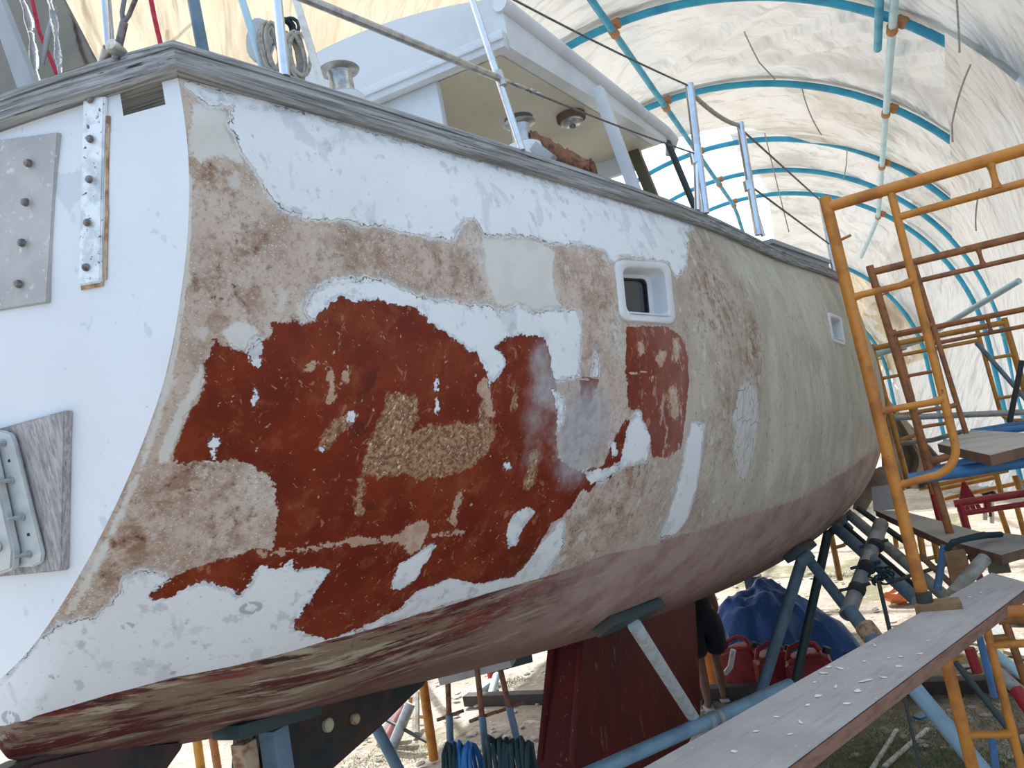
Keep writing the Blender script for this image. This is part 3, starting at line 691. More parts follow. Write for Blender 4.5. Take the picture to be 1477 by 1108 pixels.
# ------------------------------------------------------------------ boat fittings
def make_port(k, dep, glass):
    H = [Vector(h[0]) for h in PORTS[k]]; c = sum(H, Vector()) / 4; n = hull_n(c)
    def S(s, t, d):     # s,t in -1..1 over the flange, d outwards
        a = H[0].lerp(H[1], (s + 1) / 2); b = H[3].lerp(H[2], (s + 1) / 2); return a.lerp(b, (t + 1) / 2) + n * d
    def loop(sx, sy, d, r=.3, ox=0, oy=0):
        o = []
        for cx, cy, a0 in ((1, 1, 0), (-1, 1, 90), (-1, -1, 180), (1, -1, 270)):
            for i in range(7):
                a = math.radians(a0 + i * 15); o.append(S(ox + sx * (cx * (1 - r) + r * math.cos(a)), oy + sy * (cy * (1 - r) + r * math.sin(a)), d))
        return o
    def skin(loops, name, mat, parent, cap=False):
        mb = MB(); V = [[mb.bm.verts.new(p) for p in l] for l in loops]; m = len(V[0])
        for i in range(len(V) - 1):
            for j in range(m): mb.bm.faces.new((V[i][j], V[i][(j+1) % m], V[i+1][(j+1) % m], V[i+1][j]))
        if cap: mb.bm.faces.new(V[-1])
        return mb.build(name, mat, parent, angle=50)
    f = skin([loop(1, 1, -.02), loop(1, 1, .006), loop(.97, .97, .011), loop(.80, .80, .011, .32), loop(.76, .76, .006, .32), loop(.72, .72, -dep, .32), loop(.55, .60, -dep, .3, -.05, .02)], 'porthole_frame', 'white_gel', boat)
    mb = MB(); mb.bar(S(-.72, .74, .012), S(.72, .74, .012), .006, .006); mb.build('drip_sill', 'white_gel', f)
    skin([loop(.56, .61, -dep + .004, .3, -.05, .02), loop(.50, .55, -dep + .006, .3, -.05, .02), loop(.50, .55, -dep - .004, .3, -.05, .02)], 'window_gasket', 'black', f)
    skin([loop(.54, .59, -dep - .003, .3, -.05, .02), loop(.1, .1, -dep - .003, .3, -.05, .02)], 'window_pane', glass, f, True)
make_port(0, .055, 'glass_dark'); make_port(1, .05, 'bin_grey')

# transom fittings -------------------------------------------------
def TQ(px, py, d=0.):       # point on the transom face seen at a pixel, d outwards (aft)
    p = Q(px, py, y=1.2)
    for _ in range(4):
        hw = np.interp(-p.z, [-s[1] for s in STP[0]], [s[0] for s in STP[0]]) - CX; p = Q(px, py, y=tr_y(p.x, hw))
    return p + Vector((0, -d, 0))
def slab_tr(pix, th, name, mat, par, d0=0., bev=.003):
    mb = MB(); a = [TQ(*p, d0) for p in pix]; mb.prism(a, (0, -th, 0))
    if bev: bmesh.ops.bevel(mb.bm, geom=list(mb.bm.edges), offset=bev, segments=2, affect='EDGES')
    return mb.build(name, mat, par, angle=30)
def bolt_tr(p, r, name, par, mat='bolt', h=.012, hexa=False):
    mb = MB()
    if hexa:
        mb.lathe(p, (0, -1, 0), [(r * 1.5, 0), (r * 1.5, h * .2)], 20); mb.lathe(p, (0, -1, 0), [(r, h * .2), (r, h * .8), (r * .8, h)], 6); mb.lathe(p, (0, -1, 0), [(r * .5, h), (r * .5, h * 1.6), (r * .3, h * 1.7)], 12)
    else: mb.lathe(p, (0, -1, 0), [(r * 1.35, 0), (r * 1.35, h * .4), (r * 1.0, h * .85), (r * .4, h)], 16)
    return mb.build(name, mat, par)
pl = slab_tr([(-70,214),(90,193),(74,437),(-75,462)], .012, 'transom_plate', 'grey_plate', boat, bev=.002)
pl['label'] = 'grey sanded steel plate'
for p in [(50,238),(46,294),(41,352),(36,411),(-40,258),(-42,370)]: bolt_tr(TQ(*p, .012), .007, 'bolt', pl)
st = slab_tr([(126,143),(157,140),(151,408),(119,413)], .012, 'backstay_chainplate', 'strap', boat)
for p in [(138,146),(138,203),(137,261),(134,323),(132,387)]: bolt_tr(TQ(*p, .012), .0065, 'bolt', st, h=.009)
for pix in ([(156,168),(161,168),(158,300),(154,300)], [(154,300),(159,300),(156,404),(151,404)], [(119,412),(151,406),(151,413),(120,419)]):
    mb = MB(); mb.prism([TQ(*p, .0035) for p in pix], (0, -.0015, 0)); mb.build('rust_streak', 'rust_edge', st)
bb = slab_tr([(-70,640),(106,592),(101,821),(-80,838)], .022, 'outboard_bracket_board', 'bracket_board', boat)
bp = slab_tr([(-60,628),(22,620),(36,625),(40,640),(80,795),(78,808),(66,814),(30,815),(-60,820)], .010, 'outboard_bracket', 'alu', boat, .022)
for p in [(25,638),(37,691),(52,743),(61,796)]: bolt_tr(TQ(*p, .032), .006, 'bolt', bp, 'galv', .02, True)
for p in [(33,663),(60,768)]:
    mb = MB(); mb.box(TQ(*p, .032), (.007, .002, .007)); mb.build('square_hole', 'black', bp)
# bracket arms
mb = MB(); mb.prism([TQ(-40,632,.034), TQ(20,640,.034), TQ(52,790,.034), TQ(50,815,.034), TQ(28,823,.034), TQ(12,812,.034), TQ(6,770,.034), TQ(-40,700,.034)], (0, -.022, 0))
bmesh.ops.bevel(mb.bm, geom=list(mb.bm.edges), offset=.005, segments=2, affect='EDGES'); ar = mb.build('bracket_arm', 'alu', bp)
for p in [(8,668),(30,782)]:
    mb = MB(); q = TQ(*p, .056); mb.lathe(q, (0, -1, 0), [(.016, 0), (.016, .016), (.013, .018)], 24); mb.lathe(q, (.25, -1, 0), [(.009, .018), (.009, .03)], 6); mb.lathe(q, (.25, -1, 0), [(.005, .03), (.005, .038)], 12); mb.build('pivot_bolt', 'alu', ar)

# keel, skeg, rudder -----------------------------------------------
def foil(prof, th, name, mat, x=CX):
    """fin from a side profile [(y,z)] with rounded edges"""
    mb = MB(); mb.prism([Vector((x - th / 2, y, z)) for y, z in prof], (th, 0, 0))
    bmesh.ops.bevel(mb.bm, geom=list(mb.bm.edges), offset=th * .18, segments=3, affect='EDGES')
    return mb.build(name, mat, boat, angle=35)
def yz(px, py, x=CX): p = Q(px, py, x=x); return (p.y, p.z)
kt = CX + .13
k1, k2, k3, k4 = yz(846,915,kt), yz(1004,862,kt), yz(1010,1000,kt), yz(829,1108,kt)
sl = lambda a, b, z: (a[0] + (b[0] - a[0]) * (z - a[1]) / (b[1] - a[1]), z)
foil([(k1[0] + .05, 1.32), k1, k4, sl(k1, k4, GZ + .12), sl(k2, k3, GZ + .12), k3, k2, (k2[0] + .2, 1.1)], .26, 'keel', 'keel')
sk = CX + .06
s1, s2, s3, s4 = yz(620,986,sk), yz(562,1036,sk), yz(470,1108,sk), yz(372,1108,sk)
foil([(2.1, 1.8), (s1[0] + .15, 1.55), s1, s2, s3, (s3[0] - .25, .62), (s4[0] - .1, .55), s4], .12, 'skeg', 'skeg')
for (px, py, r) in [(472,1046,.026), (511,1037,.022)]:
    mb = MB(); q = Q(px, py, x=sk + .004); mb.lathe(q, (1, 0, 0), [(r, -.005), (r, .01), (r * .8, .016), (r * .3, .017)], 20); mb.build('anode', 'anode' if r > .023 else 'rust_edge', boat)
r1 = yz(262,1072,sk); r2 = yz(236,1108,sk)
foil([(1.32, 1.85), (1.5, 1.795), (r1[0] + .03, 1.70), r1, r2, (r2[0] - .25, .7), (1.02, .6), (1.06, 1.5), (1.12, 1.85)], .10, 'rudder', 'skeg')

# stanchions, rails, wires ------------------------------------------
def on_rail(px, py, inset=.0): p = Q(px, py, z=3.415); return p
def post(a, b, r, name='stanchion', mat='chrome', par=boat, base=True):
    mb = MB(); a = Vector(a); b = Vector(b); mb.tube([a, b], r, 16); o = mb.build(name, mat, par)
    if False:
        m = MB(); m.lathe(a - Vector((0, 0, .004)), (0, 0, 1), [(r * 2.4, 0), (r * 2.4, .008), (r * 1.5, .012), (r * 1.4, .05)], 20); m.build('base', mat, o)
    return o
def line(a, b, r, name, mat, par=boat, sag=0., n=10):
    mb = MB(); a, b = Vector(a), Vector(b); mb.tube([a.lerp(b, t) - Vector((0, 0, sag * 4 * t * (1 - t))) for t in [i / n for i in range(n + 1)]], r, 8); return mb.build(name, mat, par)
b1 = on_rail(411, 110); t1 = Q(398, -19, y=b1.y); post(b1, t1, .0125)
b2 = on_rail(753, 217); t2 = Q(668, -40, y=b2.y); m2 = Q(722, 114, y=b2.y); post(b2, t2, .0125)
pr = line(m2, Q(380, -27, y=b1.y), .0125, 'pushpit_rail', 'chrome_dull')
mb = MB(); mb.lathe(m2 + (m2 - t2).normalized() * .0, (t2 - b2), [(.0125, -.03), (.0165, -.028), (.0165, .028), (.0125, .03)], 16); mb.build('clamp', 'chrome_dull', pr)
b3 = on_rail(1017, 308); t3 = Q(994, 121, y=b3.y); s3_ = post(b3, t3, .022)
line(Q(1004, 235, y=b3.y), on_rail(1006, 304), .014, 'brace', 'chrome', s3_)
b4 = on_rail(1094, 339); t4 = Q(1067, 177, y=b4.y); s4_ = post(b4, t4, .022)
line(Q(1079, 268, y=b4.y), on_rail(1101, 341), .013, 'brace', 'chrome', s4_)
b5 = on_rail(1203, 392); t5 = Q(1183, 289, y=b5.y); post(b5, t5, .02)
for (px, py, bb_) in [(1003,228,b3),(1079,268,b4)]:
    q = Q(px, py, y=bb_.y); mb = MB(); mb.lathe(q, (0, 0, 1), [(.022, -.03), (.027, -.028), (.027, .028), (.022, .03)], 16); mb.build('clamp', 'chrome', s3_ if bb_ is b3 else s4_)
w = line(m2 + (Q(760, 124, y=b2.y + .05) - m2) * .02, Q(1004, 222, y=b3.y), .004, 'lower_lifeline', 'wire', sag=.01)
# turnbuckle and shackles of the lower lifeline
A_ = m2; B_ = Q(1004, 222, y=b3.y); dd = (B_ - A_)
for f0, f1, r in [(.012, .035, .009), (.05, .10, .008), (.11, .125, .010), (.135, .16, .007)]:
    mb = MB(); mb.tube([A_ + dd * f0, A_ + dd * lerp(f0, f1, .25), A_ + dd * lerp(f0, f1, .75), A_ + dd * f1], [r * .5, r, r, r * .5], 10); mb.build('turnbuckle', 'chrome_dull', w)
line(t2, Q(994, 124, y=b3.y), .0045, 'upper_lifeline', 'wire', sag=.015)
line(Q(997, 134, y=b3.y), Q(1066, 181, y=b4.y), .012, 'upper_lifeline', 'rope_tan', sag=.03)
line(Q(1073, 190, y=b4.y), Q(1184, 290, y=b5.y), .0065, 'upper_lifeline', 'wire')
line(Q(1082, 268, y=b4.y), Q(1196, 352, y=b5.y), .0065, 'lower_lifeline', 'wire')

# winches ------------------------------------------------------------
def winch(c, s, par=boat, dark=False):
    c = Vector(c); m = MB(); m.lathe(c, (0, 0, 1), [(1.0*s, 0), (1.0*s, .12*s), (.72*s, .25*s), (.66*s, .45*s), (.64*s, 1.25*s), (.70*s, 1.42*s), (1.04*s, 1.56*s), (1.08*s, 1.62*s), (1.0*s, 1.65*s)], 40)
    o = m.build('winch', 'chrome_dull', par)
    m = MB(); m.lathe(c + Vector((0, 0, 1.65*s)), (0, 0, 1), [(.8*s, 0), (.95*s, .05*s), (.95*s, .3*s), (.8*s, .38*s), (.2*s, .4*s)] if dark else [(.55*s, 0), (.55*s, .08*s), (.3*s, .12*s)], 32); m.build('winch_top', 'dark_steel' if dark else 'chrome', o)
    return o
wc = Q(496, 143, y=1.95); winch(wc, .058)
w2 = Q(757, 222, y=3.05); winch(w2 + Vector((0, 0, .03)), .067, dark=True)
mb = MB(); mb.lathe(w2 - Vector((0, 0, .5)), (0, 0, 1), [(.10, 0), (.095, .45), (.08, .53)], 32); mb.build('winch_pedestal', 'white_gel', boat)
mb = MB(); mb.lathe(wc - Vector((0, 0, .5)), (0, 0, 1), [(.07, 0), (.065, .5)], 32); mb.build('winch_pedestal', 'white_gel', boat)

# wheelhouse -----------------------------------------------------------
RZ = 4.30
ra, rb = Q(735, 68, z=RZ), Q(962, 205, z=RZ)         # starboard edge of the hardtop
def roof_pt(t, s, z):   # t 0 aft..1 front, s 0 starboard..1 port
    e = ra.lerp(rb, t); return Vector((lerp(e.x, 2 * CX - e.x, s), e.y, z))
house = MB(); nt_, ns = 14, 28
camb = lambda s: .15 * (1 - (2 * s - 1) ** 2)
fas = lambda t: lerp(.25, .11, t)        # the fascia tapers forward
top = [[roof_pt(i / nt_, j / ns, RZ + fas(i / nt_) + camb(j / ns) + .02 * math.sin(PI * i / nt_)) for j in range(ns + 1)] for i in range(nt_ + 1)]
bot = [[roof_pt(i / nt_, j / ns, RZ) for j in range(ns + 1)] for i in range(nt_ + 1)]
for G_ in (top, bot): house.grid(G_)
for i in range(nt_):
    for j in (0, ns): house.quad([top[i][j], top[i+1][j], bot[i+1][j], bot[i][j]])
for j in range(ns):
    for i in (0, nt_): house.quad([top[i][j], top[i][j+1], bot[i][j+1], bot[i][j]])
bmesh.ops.remove_doubles(house.bm, verts=house.bm.verts, dist=1e-4)
hs = house.build('wheelhouse_roof', 'white_gel', boat, angle=30)
mb = MB(); ins = lambda t, s: roof_pt(lerp(.02, .98, t), lerp(.035, .965, s), RZ - .003)
mb.grid([[ins(i / 6, j / 6) for j in range(7)] for i in range(7)]); mb.build('ceiling_lining', 'cream', hs)
# rounded edge mouldings: eave along the starboard and port sides, lips fore and aft
for nm, pts, r in [('eave_moulding', [roof_pt(-.01, 0, RZ + fas(0) - .035), roof_pt(1.0, 0, RZ + fas(1) - .035)], .04), ('eave_moulding', [roof_pt(-.01, 1, RZ + fas(0) - .035), roof_pt(1.0, 1, RZ + fas(1) - .035)], .04)]:
    mb = MB(); mb.tube(pts, r, 14); mb.build(nm, 'white_gel', hs)
mb = MB(); a = roof_pt(0, 0.0, RZ + .025); b = roof_pt(0, 1.0, RZ + .025); mb.bar(a + Vector((.0, -.03, 0)), b + Vector((0, -.03, 0)), .06, .09, bevel=.012); mb.build('aft_lip', 'white_gel', hs)
mb = MB(); mb.bar(a + Vector((0, -.064, .0)), b + Vector((0, -.064, .0)), .016, .02, bevel=.004); mb.build('lip_groove', 'white_gel', hs)
mb = MB(); a = roof_pt(1, 0.07, RZ - .04); b = roof_pt(1, .93, RZ - .04); mb.bar(a, b, .05, .16, bevel=.01); mb.build('front_lip', 'white_gel', hs)
mb = MB(); mb.tube([roof_pt(1.0, .0, RZ + .075), roof_pt(1.06, .0, RZ + .04), roof_pt(1.075, .02, RZ - .05)], [.04, .045, .025], 12); mb.build('eave_moulding', 'white_gel', hs)
# aft bulkhead panel left of the opening
e = Q(627, 115, z=RZ - .01); e = Vector((e.x, ra.y + .03, 0))
mb = MB(); mb.box(((e.x + CX - 1.05) / 2, e.y, (3.1 + RZ) / 2), (e.x - (CX - 1.05), .05, RZ - 3.1), bevel=.006); mb.build('bulkhead', 'white_gel', boat)
mb = MB(); mb.box((CX, ra.y + 1.0, 3.32), (1.3, 1.9, .45), bevel=.05); mb.build('cabin_top', 'white_gel', boat)
mb = MB(); mb.prism([Vector((CX + 1.02, 2.2, 3.1)), Vector((CX + 1.08, 3.3, 3.1)), Vector((CX + 1.08, 3.3, 3.42)), Vector((CX + 1.02, 2.2, 3.38))], (-.12, 0, 0)); mb.build('coaming', 'white_gel', boat)
# posts
p0, p1 = Q(862, 128, z=RZ), Q(917, 278, y=Q(862, 128, z=RZ).y + .05); mb = MB(); mb.bar(p0, p1 + (p1 - p0) * .35, .075, .06, Vector((1, 0, 0)), .008); mb.build('roof_post', 'white_gel', boat)
p0 = Q(913, 214, y=rb.y - .02); p1 = Q(944, 290, y=rb.y - .02); mb = MB(); mb.bar(p0, p1 + (p1 - p0) * .6, .10, .07, Vector((1, 0, 0)), .008); mb.build('roof_post', 'brown_pole', boat)['label'] = 'brown roof post'
p0 = Q(962, 203, y=rb.y + .05); p1 = Q(1003, 302, y=rb.y + .1); mb = MB(); mb.tube([p0, p1 + (p1 - p0) * .4], .022, 12); mb.build('roof_post', 'green_dark', boat)
lc = Q(823, 166, z=RZ - .004)
mb = MB(); mb.lathe(lc, (0, 0, -1), [(.085, 0), (.085, .03), (.078, .036)], 32); lm = mb.build('ceiling_light', 'timber', hs)
mb = MB(); mb.lathe(lc - Vector((0, 0, .034)), (0, 0, -1), [(.068, 0), (.066, .018), (.05, .03), (.022, .034)], 28); mb.build('light_ring', 'chrome_dull', lm)
mb = MB(); mb.lathe(lc - Vector((0, 0, .066)), (0, 0, -1), [(.02, 0), (.018, .012), (.006, .016)], 16); mb.build('lens', 'bolt', lm)
# grey deck box forward
dA, dB = Q(1110, 346, y=5.35), Q(1190, 358, y=6.7)
for nm, lo, hi, g in (('deck_box', -.5, -.03, 0.), ('lid', -.03, 0., .02)):
    P = [dA + Vector((g, -g, 0)), dB + Vector((g, g, 0)), dB + Vector((-.62 - g, .1 + g, 0)), dA + Vector((-.55 - g, -g, 0))]
    mb = MB(); mb.prism([Vector((p.x, p.y, dA.z + lo)) for p in P], (0, 0, hi - lo)); o = mb.build(nm, 'bin_grey', boat if nm == 'deck_box' else bx); bx = o if nm == 'deck_box' else bx
# backstay tackle at the stern ------------------------------------------
bs = Q(150, 100, y=1.19)
mb = MB(); mb.tube([Q(145, 108, y=1.2), Q(158, 70, y=1.18)], .0145, 14); mb.lathe(Q(168, 72, y=1.17), (.3, -1, .2), [(.013, -.02), (.016, -.015), (.016, .015), (.013, .02)], 18)
tg = mb.build('backstay_toggle', 'chrome_dull', boat)
mb = MB(); mb.tube([Q(158, 66, y=1.18), Q(150, -30, y=1.15)], .011, 14); mb.build('backstay_tube', 'chrome', tg)
mb = MB(); mb.tube([Q(167, 85, y=1.17), Q(179, 32, y=1.17)], .0085, 12); mb.tube([Q(178, 34, y=1.17), Q(186, 22, y=1.17), Q(199, -10, y=1.17)], .005, 8); mb.tube([Q(178, 34, y=1.17), Q(176, 18, y=1.17), Q(181, -10, y=1.17)], .005, 8); mb.build('turnbuckle', 'bolt', tg)
mb = MB(); mb.tube([Q(136, 118, y=1.2), Q(150, 96, y=1.19)], [.016, .011], 12); mb.build('deck_plate', 'chrome_dull', tg)
# wood pad on the stern rail
mb = MB(); mb.box(Q(108, 113, y=1.21) + Vector((-.02, .03, .01)), (.09, .07, .02), bevel=.005); mb.build('wood_pad', 'wood_rail_x', boat)
# grey post and pole near the quarter
def upright(px0, py0, px1, py1, y, r, name, mat, par=boat):
    a = Q(px1, py1, y=y); b = Q(px0, py0, y=y); mb = MB(); mb.tube([a - (b - a).normalized() * .5, b + (b - a).normalized() * .2], r, 14); return mb.build(name, mat, par)
upright(279, 0, 293, 75, 2.0, .021, 'davit_post', 'steel_blue')
upright(349, 0, 379, 97, 1.9, .012, 'ensign_staff', 'pale_blue')
upright(427, 0, 464, 122, 1.75, .011, 'antenna_pole', 'white_wood')
# ------------------------------------------------------------------ scaffold frames
def frame(name, mat, label, y, xl, zt, h, wid=1.22, inset=.25, r=.0215, ri=.016, yaw=0., group='scaffold frames', rungs=(.24, .53), low_loop=True, lean=0., arch=False, clip=None):
    """walk-through frame: two outer legs, two top rails, inner legs that bend back to the outer ones, short rungs"""
    o = Vector((xl, y, zt)); ux = Vector((math.cos(yaw), math.sin(yaw), 0)); root = thing(name, o - Vector((0, 0, h)), label, 'scaffold frame', group)
    P = lambda x, z: o + ux * (x + lean * -z) + Vector((0, 0, z))
    for s in (0, 1):
        X = lambda q: q if s == 0 else wid - q
        m = MB(); m.tube([P(X(0), .045), P(X(0), -h)], r, 16); lg = m.build('outer_leg', mat, root)
        m = MB(); b = -h * .70
        m.tube([P(X(inset), -.02), P(X(inset), b + .12)] + [P(X(inset) + (-1 if s == 0 else 1) * (1 - math.cos(a)) * .12, b + .12 - math.sin(a) * .12) for a in [PI / 2 * i / 6 for i in range(1, 7)]] + [P(X(.0), b - .02)], ri, 12)
        m.build('inner_leg', mat, root)
        for f in rungs:
            m = MB(); m.tube([P(X(.0), -h * f), P(X(.05), -h * f + .006), P(X(inset - .05), -h * f + .006), P(X(inset), -h * f + .012)], [ri * 1.25, ri * .9, ri * .9, ri * 1.25], 10); m.build('rung', mat, root)
        m = MB(); m.tube([P(X(.02), -h * .09), P(X(.065), -h * .085)], .006, 8); m.build('lock_pin', mat, lg)
    m = MB(); m.tube([P(0, 0), P(wid, 0)], r, 16); m.build('top_rail', mat, root)
    m = MB(); m.tube([P(inset, -.125), P(wid - inset, -.125)], ri, 12); m.build('lower_rail', mat, root)
    for x in (wid * .5,):
        m = MB(); m.tube([P(x, -.01), P(x, -.04), P(x, -.09), P(x, -.12)], [ri * 1.3, ri * .8, ri * .8, ri * 1.3], 10); m.build('connector', mat, root)
    return root
y1 = 3.6; a1 = Q(1192, 294, y=y1); c1 = Q(1334, 875, y=y1)
def frame_from(name, mat, label, tl, bl, y, **kw):
    a = Q(*tl, y=y); b = Q(*bl, y=y); h = a.z - b.z; return frame(name, mat, label, y, a.x, a.z, h, lean=(b.x - a.x) / h, **kw), a, b
F1, a1, c1 = frame_from('scaffold', 'orange', 'nearest tall orange scaffold frame, its left leg against the hull', (1193, 299), (1334, 873), y1, yaw=-.09, r=.0245)
F0 = frame('scaffold', 'orange', 'orange scaffold frame under the near plank, carrying the tall one', y1 + .02, c1.x + .03, c1.z - .05, c1.z - .05 - GZ, inset=.17, yaw=-.06, r=.024, rungs=(.24, .60), lean=.02)
F2, a2, c2 = frame_from('scaffold', 'orange_rust', 'rusty orange scaffold frame just beyond the nearest tall one', (1257, 393), (1375, 785), 5.6, yaw=-.05, r=.024)
F3, a3, c3 = frame_from('scaffold', 'orange_rust', 'third scaffold frame away, shorter, its top rail at mid height by the blue pipes', (1290, 484), (1352, 740), 6.9, yaw=.0, wid=1.3)
F4, a4, c4 = frame_from('scaffold', 'yellow', 'yellow scaffold frame at the far end, bound to a turquoise hoop leg', (1258, 503), (1308, 690), 9.0, yaw=.0, wid=1.22, r=.03, ri=.02)
# bracing and working level pipes on the far scaffold
def pipe_thing(name, a, b, r, mat, label, cat='pipe', group=None, open_=False):
    a = Vector(a); b = Vector(b); t = thing(name, b if b.z < a.z else a, label, cat, group); m = MB()
    if open_: m.pipe(a, b, r, r * .16)
    else: m.tube([a, b], r, 16)
    m.build('tube', mat, t); return t
def solo(mb, name, mat, label, cat, group=None, angle=40): return tag(mb.build(name, mat, None, angle=angle), label, cat, group)
def bar_px(name, p, q, y, r, mat, label, cat='pipe', y2=None, group=None):
    m = MB(); m.tube([Q(*p, y=y), Q(*q, y=y2 or y)], r, 14); return solo(m, name, mat, label, cat, group)
bar_px('steel_pipe', (1311, 692), (1540, 656), 4.6, .032, 'strong_blue', 'thick blue pipe across the far scaffold just above the red frame')
bar_px('steel_pipe', (1340, 682), (1420, 661), 5.6, .032, 'strong_blue', 'short blue pipe under the grey platform board')
bar_px('steel_pipe', (1401, 624), (1540, 601), 7.5, .03, 'strong_blue', 'upper blue pipe behind the platform board')
bar_px('steel_pipe', (1407, 627), (1540, 609), 6.9, .026, 'strong_blue', 'dark blue pipe close below the upper blue pipe', y2=6.7)
bar_px('steel_pipe', (1290, 603), (1540, 592), 8.6, .03, 'galv', 'bare grey pipe level across the far scaffold')
bar_px('scaffold_brace', (1474, 520), (1456, 610), 7.6, .022, 'dark_steel', 'dark steep cross brace at the right edge', 'brace')
bar_px('scaffold_brace', (1408, 494), (1530, 634), 8.0, .02, 'steel_blue', 'grey slanting cross brace in front of the white wall sheet', 'brace')
bar_px('scaffold_brace', (1258, 514), (1330, 489), 9.3, .035, 'pale_blue', 'pale blue brace tube lying along the yellow frame top', 'brace')
bar_px('scaffold_brace', (1330, 489), (1470, 405), 9.8, .03, 'pale_blue', 'long pale blue brace tube rising to the right', 'brace', y2=8.6)
bar_px('scaffold_brace', (1236, 732), (1320, 792), 7.0, .024, 'dark_steel', 'dark angle bar slanting under the far planks', 'brace')
bar_px('scaffold_brace', (1326, 800), (1380, 850), 5.2, .018, 'timber', 'brown brace behind the leg of the nearest frame', 'brace')
bar_px('scaffold_brace', (1290, 838), (1410, 800), 5.4, .012, 'dark_steel', 'thin dark rod crossing behind the scaffold legs', 'brace')
# planks and boards
def plank(pix, z, th, name, label, m_top='plank', m_edge='plank_edge', cat='plank'):
    P = [Q(*p, z=z) for p in pix]; t = thing(name, P[0] - Vector((0, 0, th)), label, cat)
    m = MB(); m.prism([p - Vector((0, 0, .003)) for p in P], (0, 0, -th + .003)); m.build('core', m_edge, t)
    m = MB(); m.prism(P, (0, 0, -.003)); m.build('top_face', m_top, t); return t
def near_plank():
    z = 1.5; A = Q(1430, 826, z=z); A2 = Q(1492, 842, z=z)
    d = (Q(1145, 986, z=z) - A).normalized(); L = 3.3
    d2 = (Q(1135, 1106, z=z) - Q(1437, 880, z=z)).normalized(); B2 = Q(1437, 880, z=z); A2 = B2 - d2 * .42
    P = [A, A + d * L, B2 + d2 * (L - .3), A2]; th = .052
    t = thing('scaffold_plank', (A + A2) / 2 - Vector((0, 0, th)), 'wide grey scaffold plank in front, strewn with white paint flakes', 'plank')
    m = MB(); m.prism([p - Vector((0, 0, .004)) for p in P], (0, 0, -th + .004)); bmesh.ops.bevel(m.bm, geom=list(m.bm.edges), offset=.004, segments=2, affect='EDGES'); m.build('core', 'plank_edge', t)
    m = MB(); m.prism(P, (0, 0, -.004)); m.build('top_face', 'plank', t)
    return P
NP = near_plank()
def flake(c, s, rnd, lab, z=1.5):
    m = MB(); n = rnd.randint(5, 8); a0 = rnd.random() * 6.3; el = rnd.uniform(.25, .8); pts = []
    for i in range(n):
        a = 2 * PI * i / n; r = s * 1.5 * rnd.uniform(.55, 1.0); x, y = math.cos(a) * r, math.sin(a) * r * el
        pts.append(Vector((c.x + x * math.cos(a0) - y * math.sin(a0), c.y + x * math.sin(a0) + y * math.cos(a0), z + .0012 + abs(x) * rnd.uniform(.02, .14))))
    m.prism(pts, (0, 0, .0012)); return solo(m, 'paint_flake', 'white_wood', lab, 'paint flake', 'paint flakes on the near plank')
rnd = random.Random(3)
FL = [(1249,983,.021),(1205,992,.014),(1237,998,.012),(1188,972,.012),(1262,932,.013),(1297,962,.010),(1212,965,.013),(1195,963,.012),(1180,1005,.013),(1222,1016,.010),(1300,948,.010),(1327,944,.008),(1275,978,.009),(1155,1043,.012),(1090,1056,.010),(1140,1060,.009),(1282,950,.008),(1415,856,.012),(1440,850,.010),(1400,862,.008),(1247,955,.008),(1338,925,.006),(1165,1018,.008),(1120,1035,.007),(1060,1085,.009),(1175,985,.007)]
for i, (px, py, s) in enumerate(FL):
    flake(Q(px, py, z=1.5), s, rnd, 'broad white paint flake, largest on the near plank' if i == 0 else 'small curled white paint flake on the near plank')
# block of timber under the nearest leg and dark clamp
m = MB(); q = Q(1352, 872, y=y1 - .02); m.box(q + Vector((0, 0, -.01)), (.17, .09, .05), bevel=.006); solo(m, 'timber_block', 'timber_block', 'brown timber block wedged under the nearest scaffold leg', 'block')
m = MB(); q = Q(1333, 862, y=y1 - .03); m.lathe(q, (0, 0, 1), [(.031, -.02), (.031, .02)], 16); cl = m.build('leg_collar', 'dark_steel', F1)
# far planks running beside the hull
plank([(1262, 736), (1302, 737), (1432, 772), (1372, 785)], 1.45, .05, 'scaffold_plank', 'weathered plank behind the nearest scaffold leg, running down to the right', 'board_grey', 'timber')
plank([(1378, 782), (1443, 768), (1520, 778), (1443, 800)], 1.52, .05, 'scaffold_plank', 'weathered plank end lapped on the other, tied with a dark strap', 'board_grey', 'timber')
plank([(1352, 640), (1402, 620), (1540, 628), (1427, 656)], 2.05, .05, 'platform_plank', 'grey platform board on the blue pipes at the right', 'board_grey', 'timber', 'board')
m = MB(); m.prism([Q(1257, 707, y=7.4), Q(1293, 702, y=7.4), Q(1296, 734, y=7.4), Q(1260, 738, y=7.4)], (0, .25, 0)); solo(m, 'pale_panel', 'board_grey', 'small pale board standing beyond the hull behind the first leg', 'board')
# dark strap over the lapped planks
m = MB(); m.tube([Q(1366, 792, y=4.6), Q(1374, 782, y=4.55), Q(1400, 776, y=4.6), Q(1425, 772, y=4.75), Q(1444, 771, y=4.8)], .016, 8); m.tube([Q(1368, 790, y=4.58), Q(1385, 778, y=4.56), Q(1420, 770, y=4.75)], .012, 8); solo(m, 'tie_strap', 'rope_dark', 'dark strap wrapped round the lapped plank ends', 'strap')
m = MB(); m.bar(Q(1376, 795, y=4.65), Q(1389, 842, y=4.65), .1, .06, Vector((0, 1, 0)), .005); solo(m, 'timber_prop', 'timber_block', 'short brown timber post under the lapped planks', 'post')
m = MB(); m.prism([Q(1424, 810, y=4.9), Q(1453, 806, y=4.9), Q(1459, 826, y=4.9), Q(1428, 829, y=4.9)], (0, .06, 0)); solo(m, 'packing_block', 'brown_pole', 'dark green block under the lapped plank end', 'block')
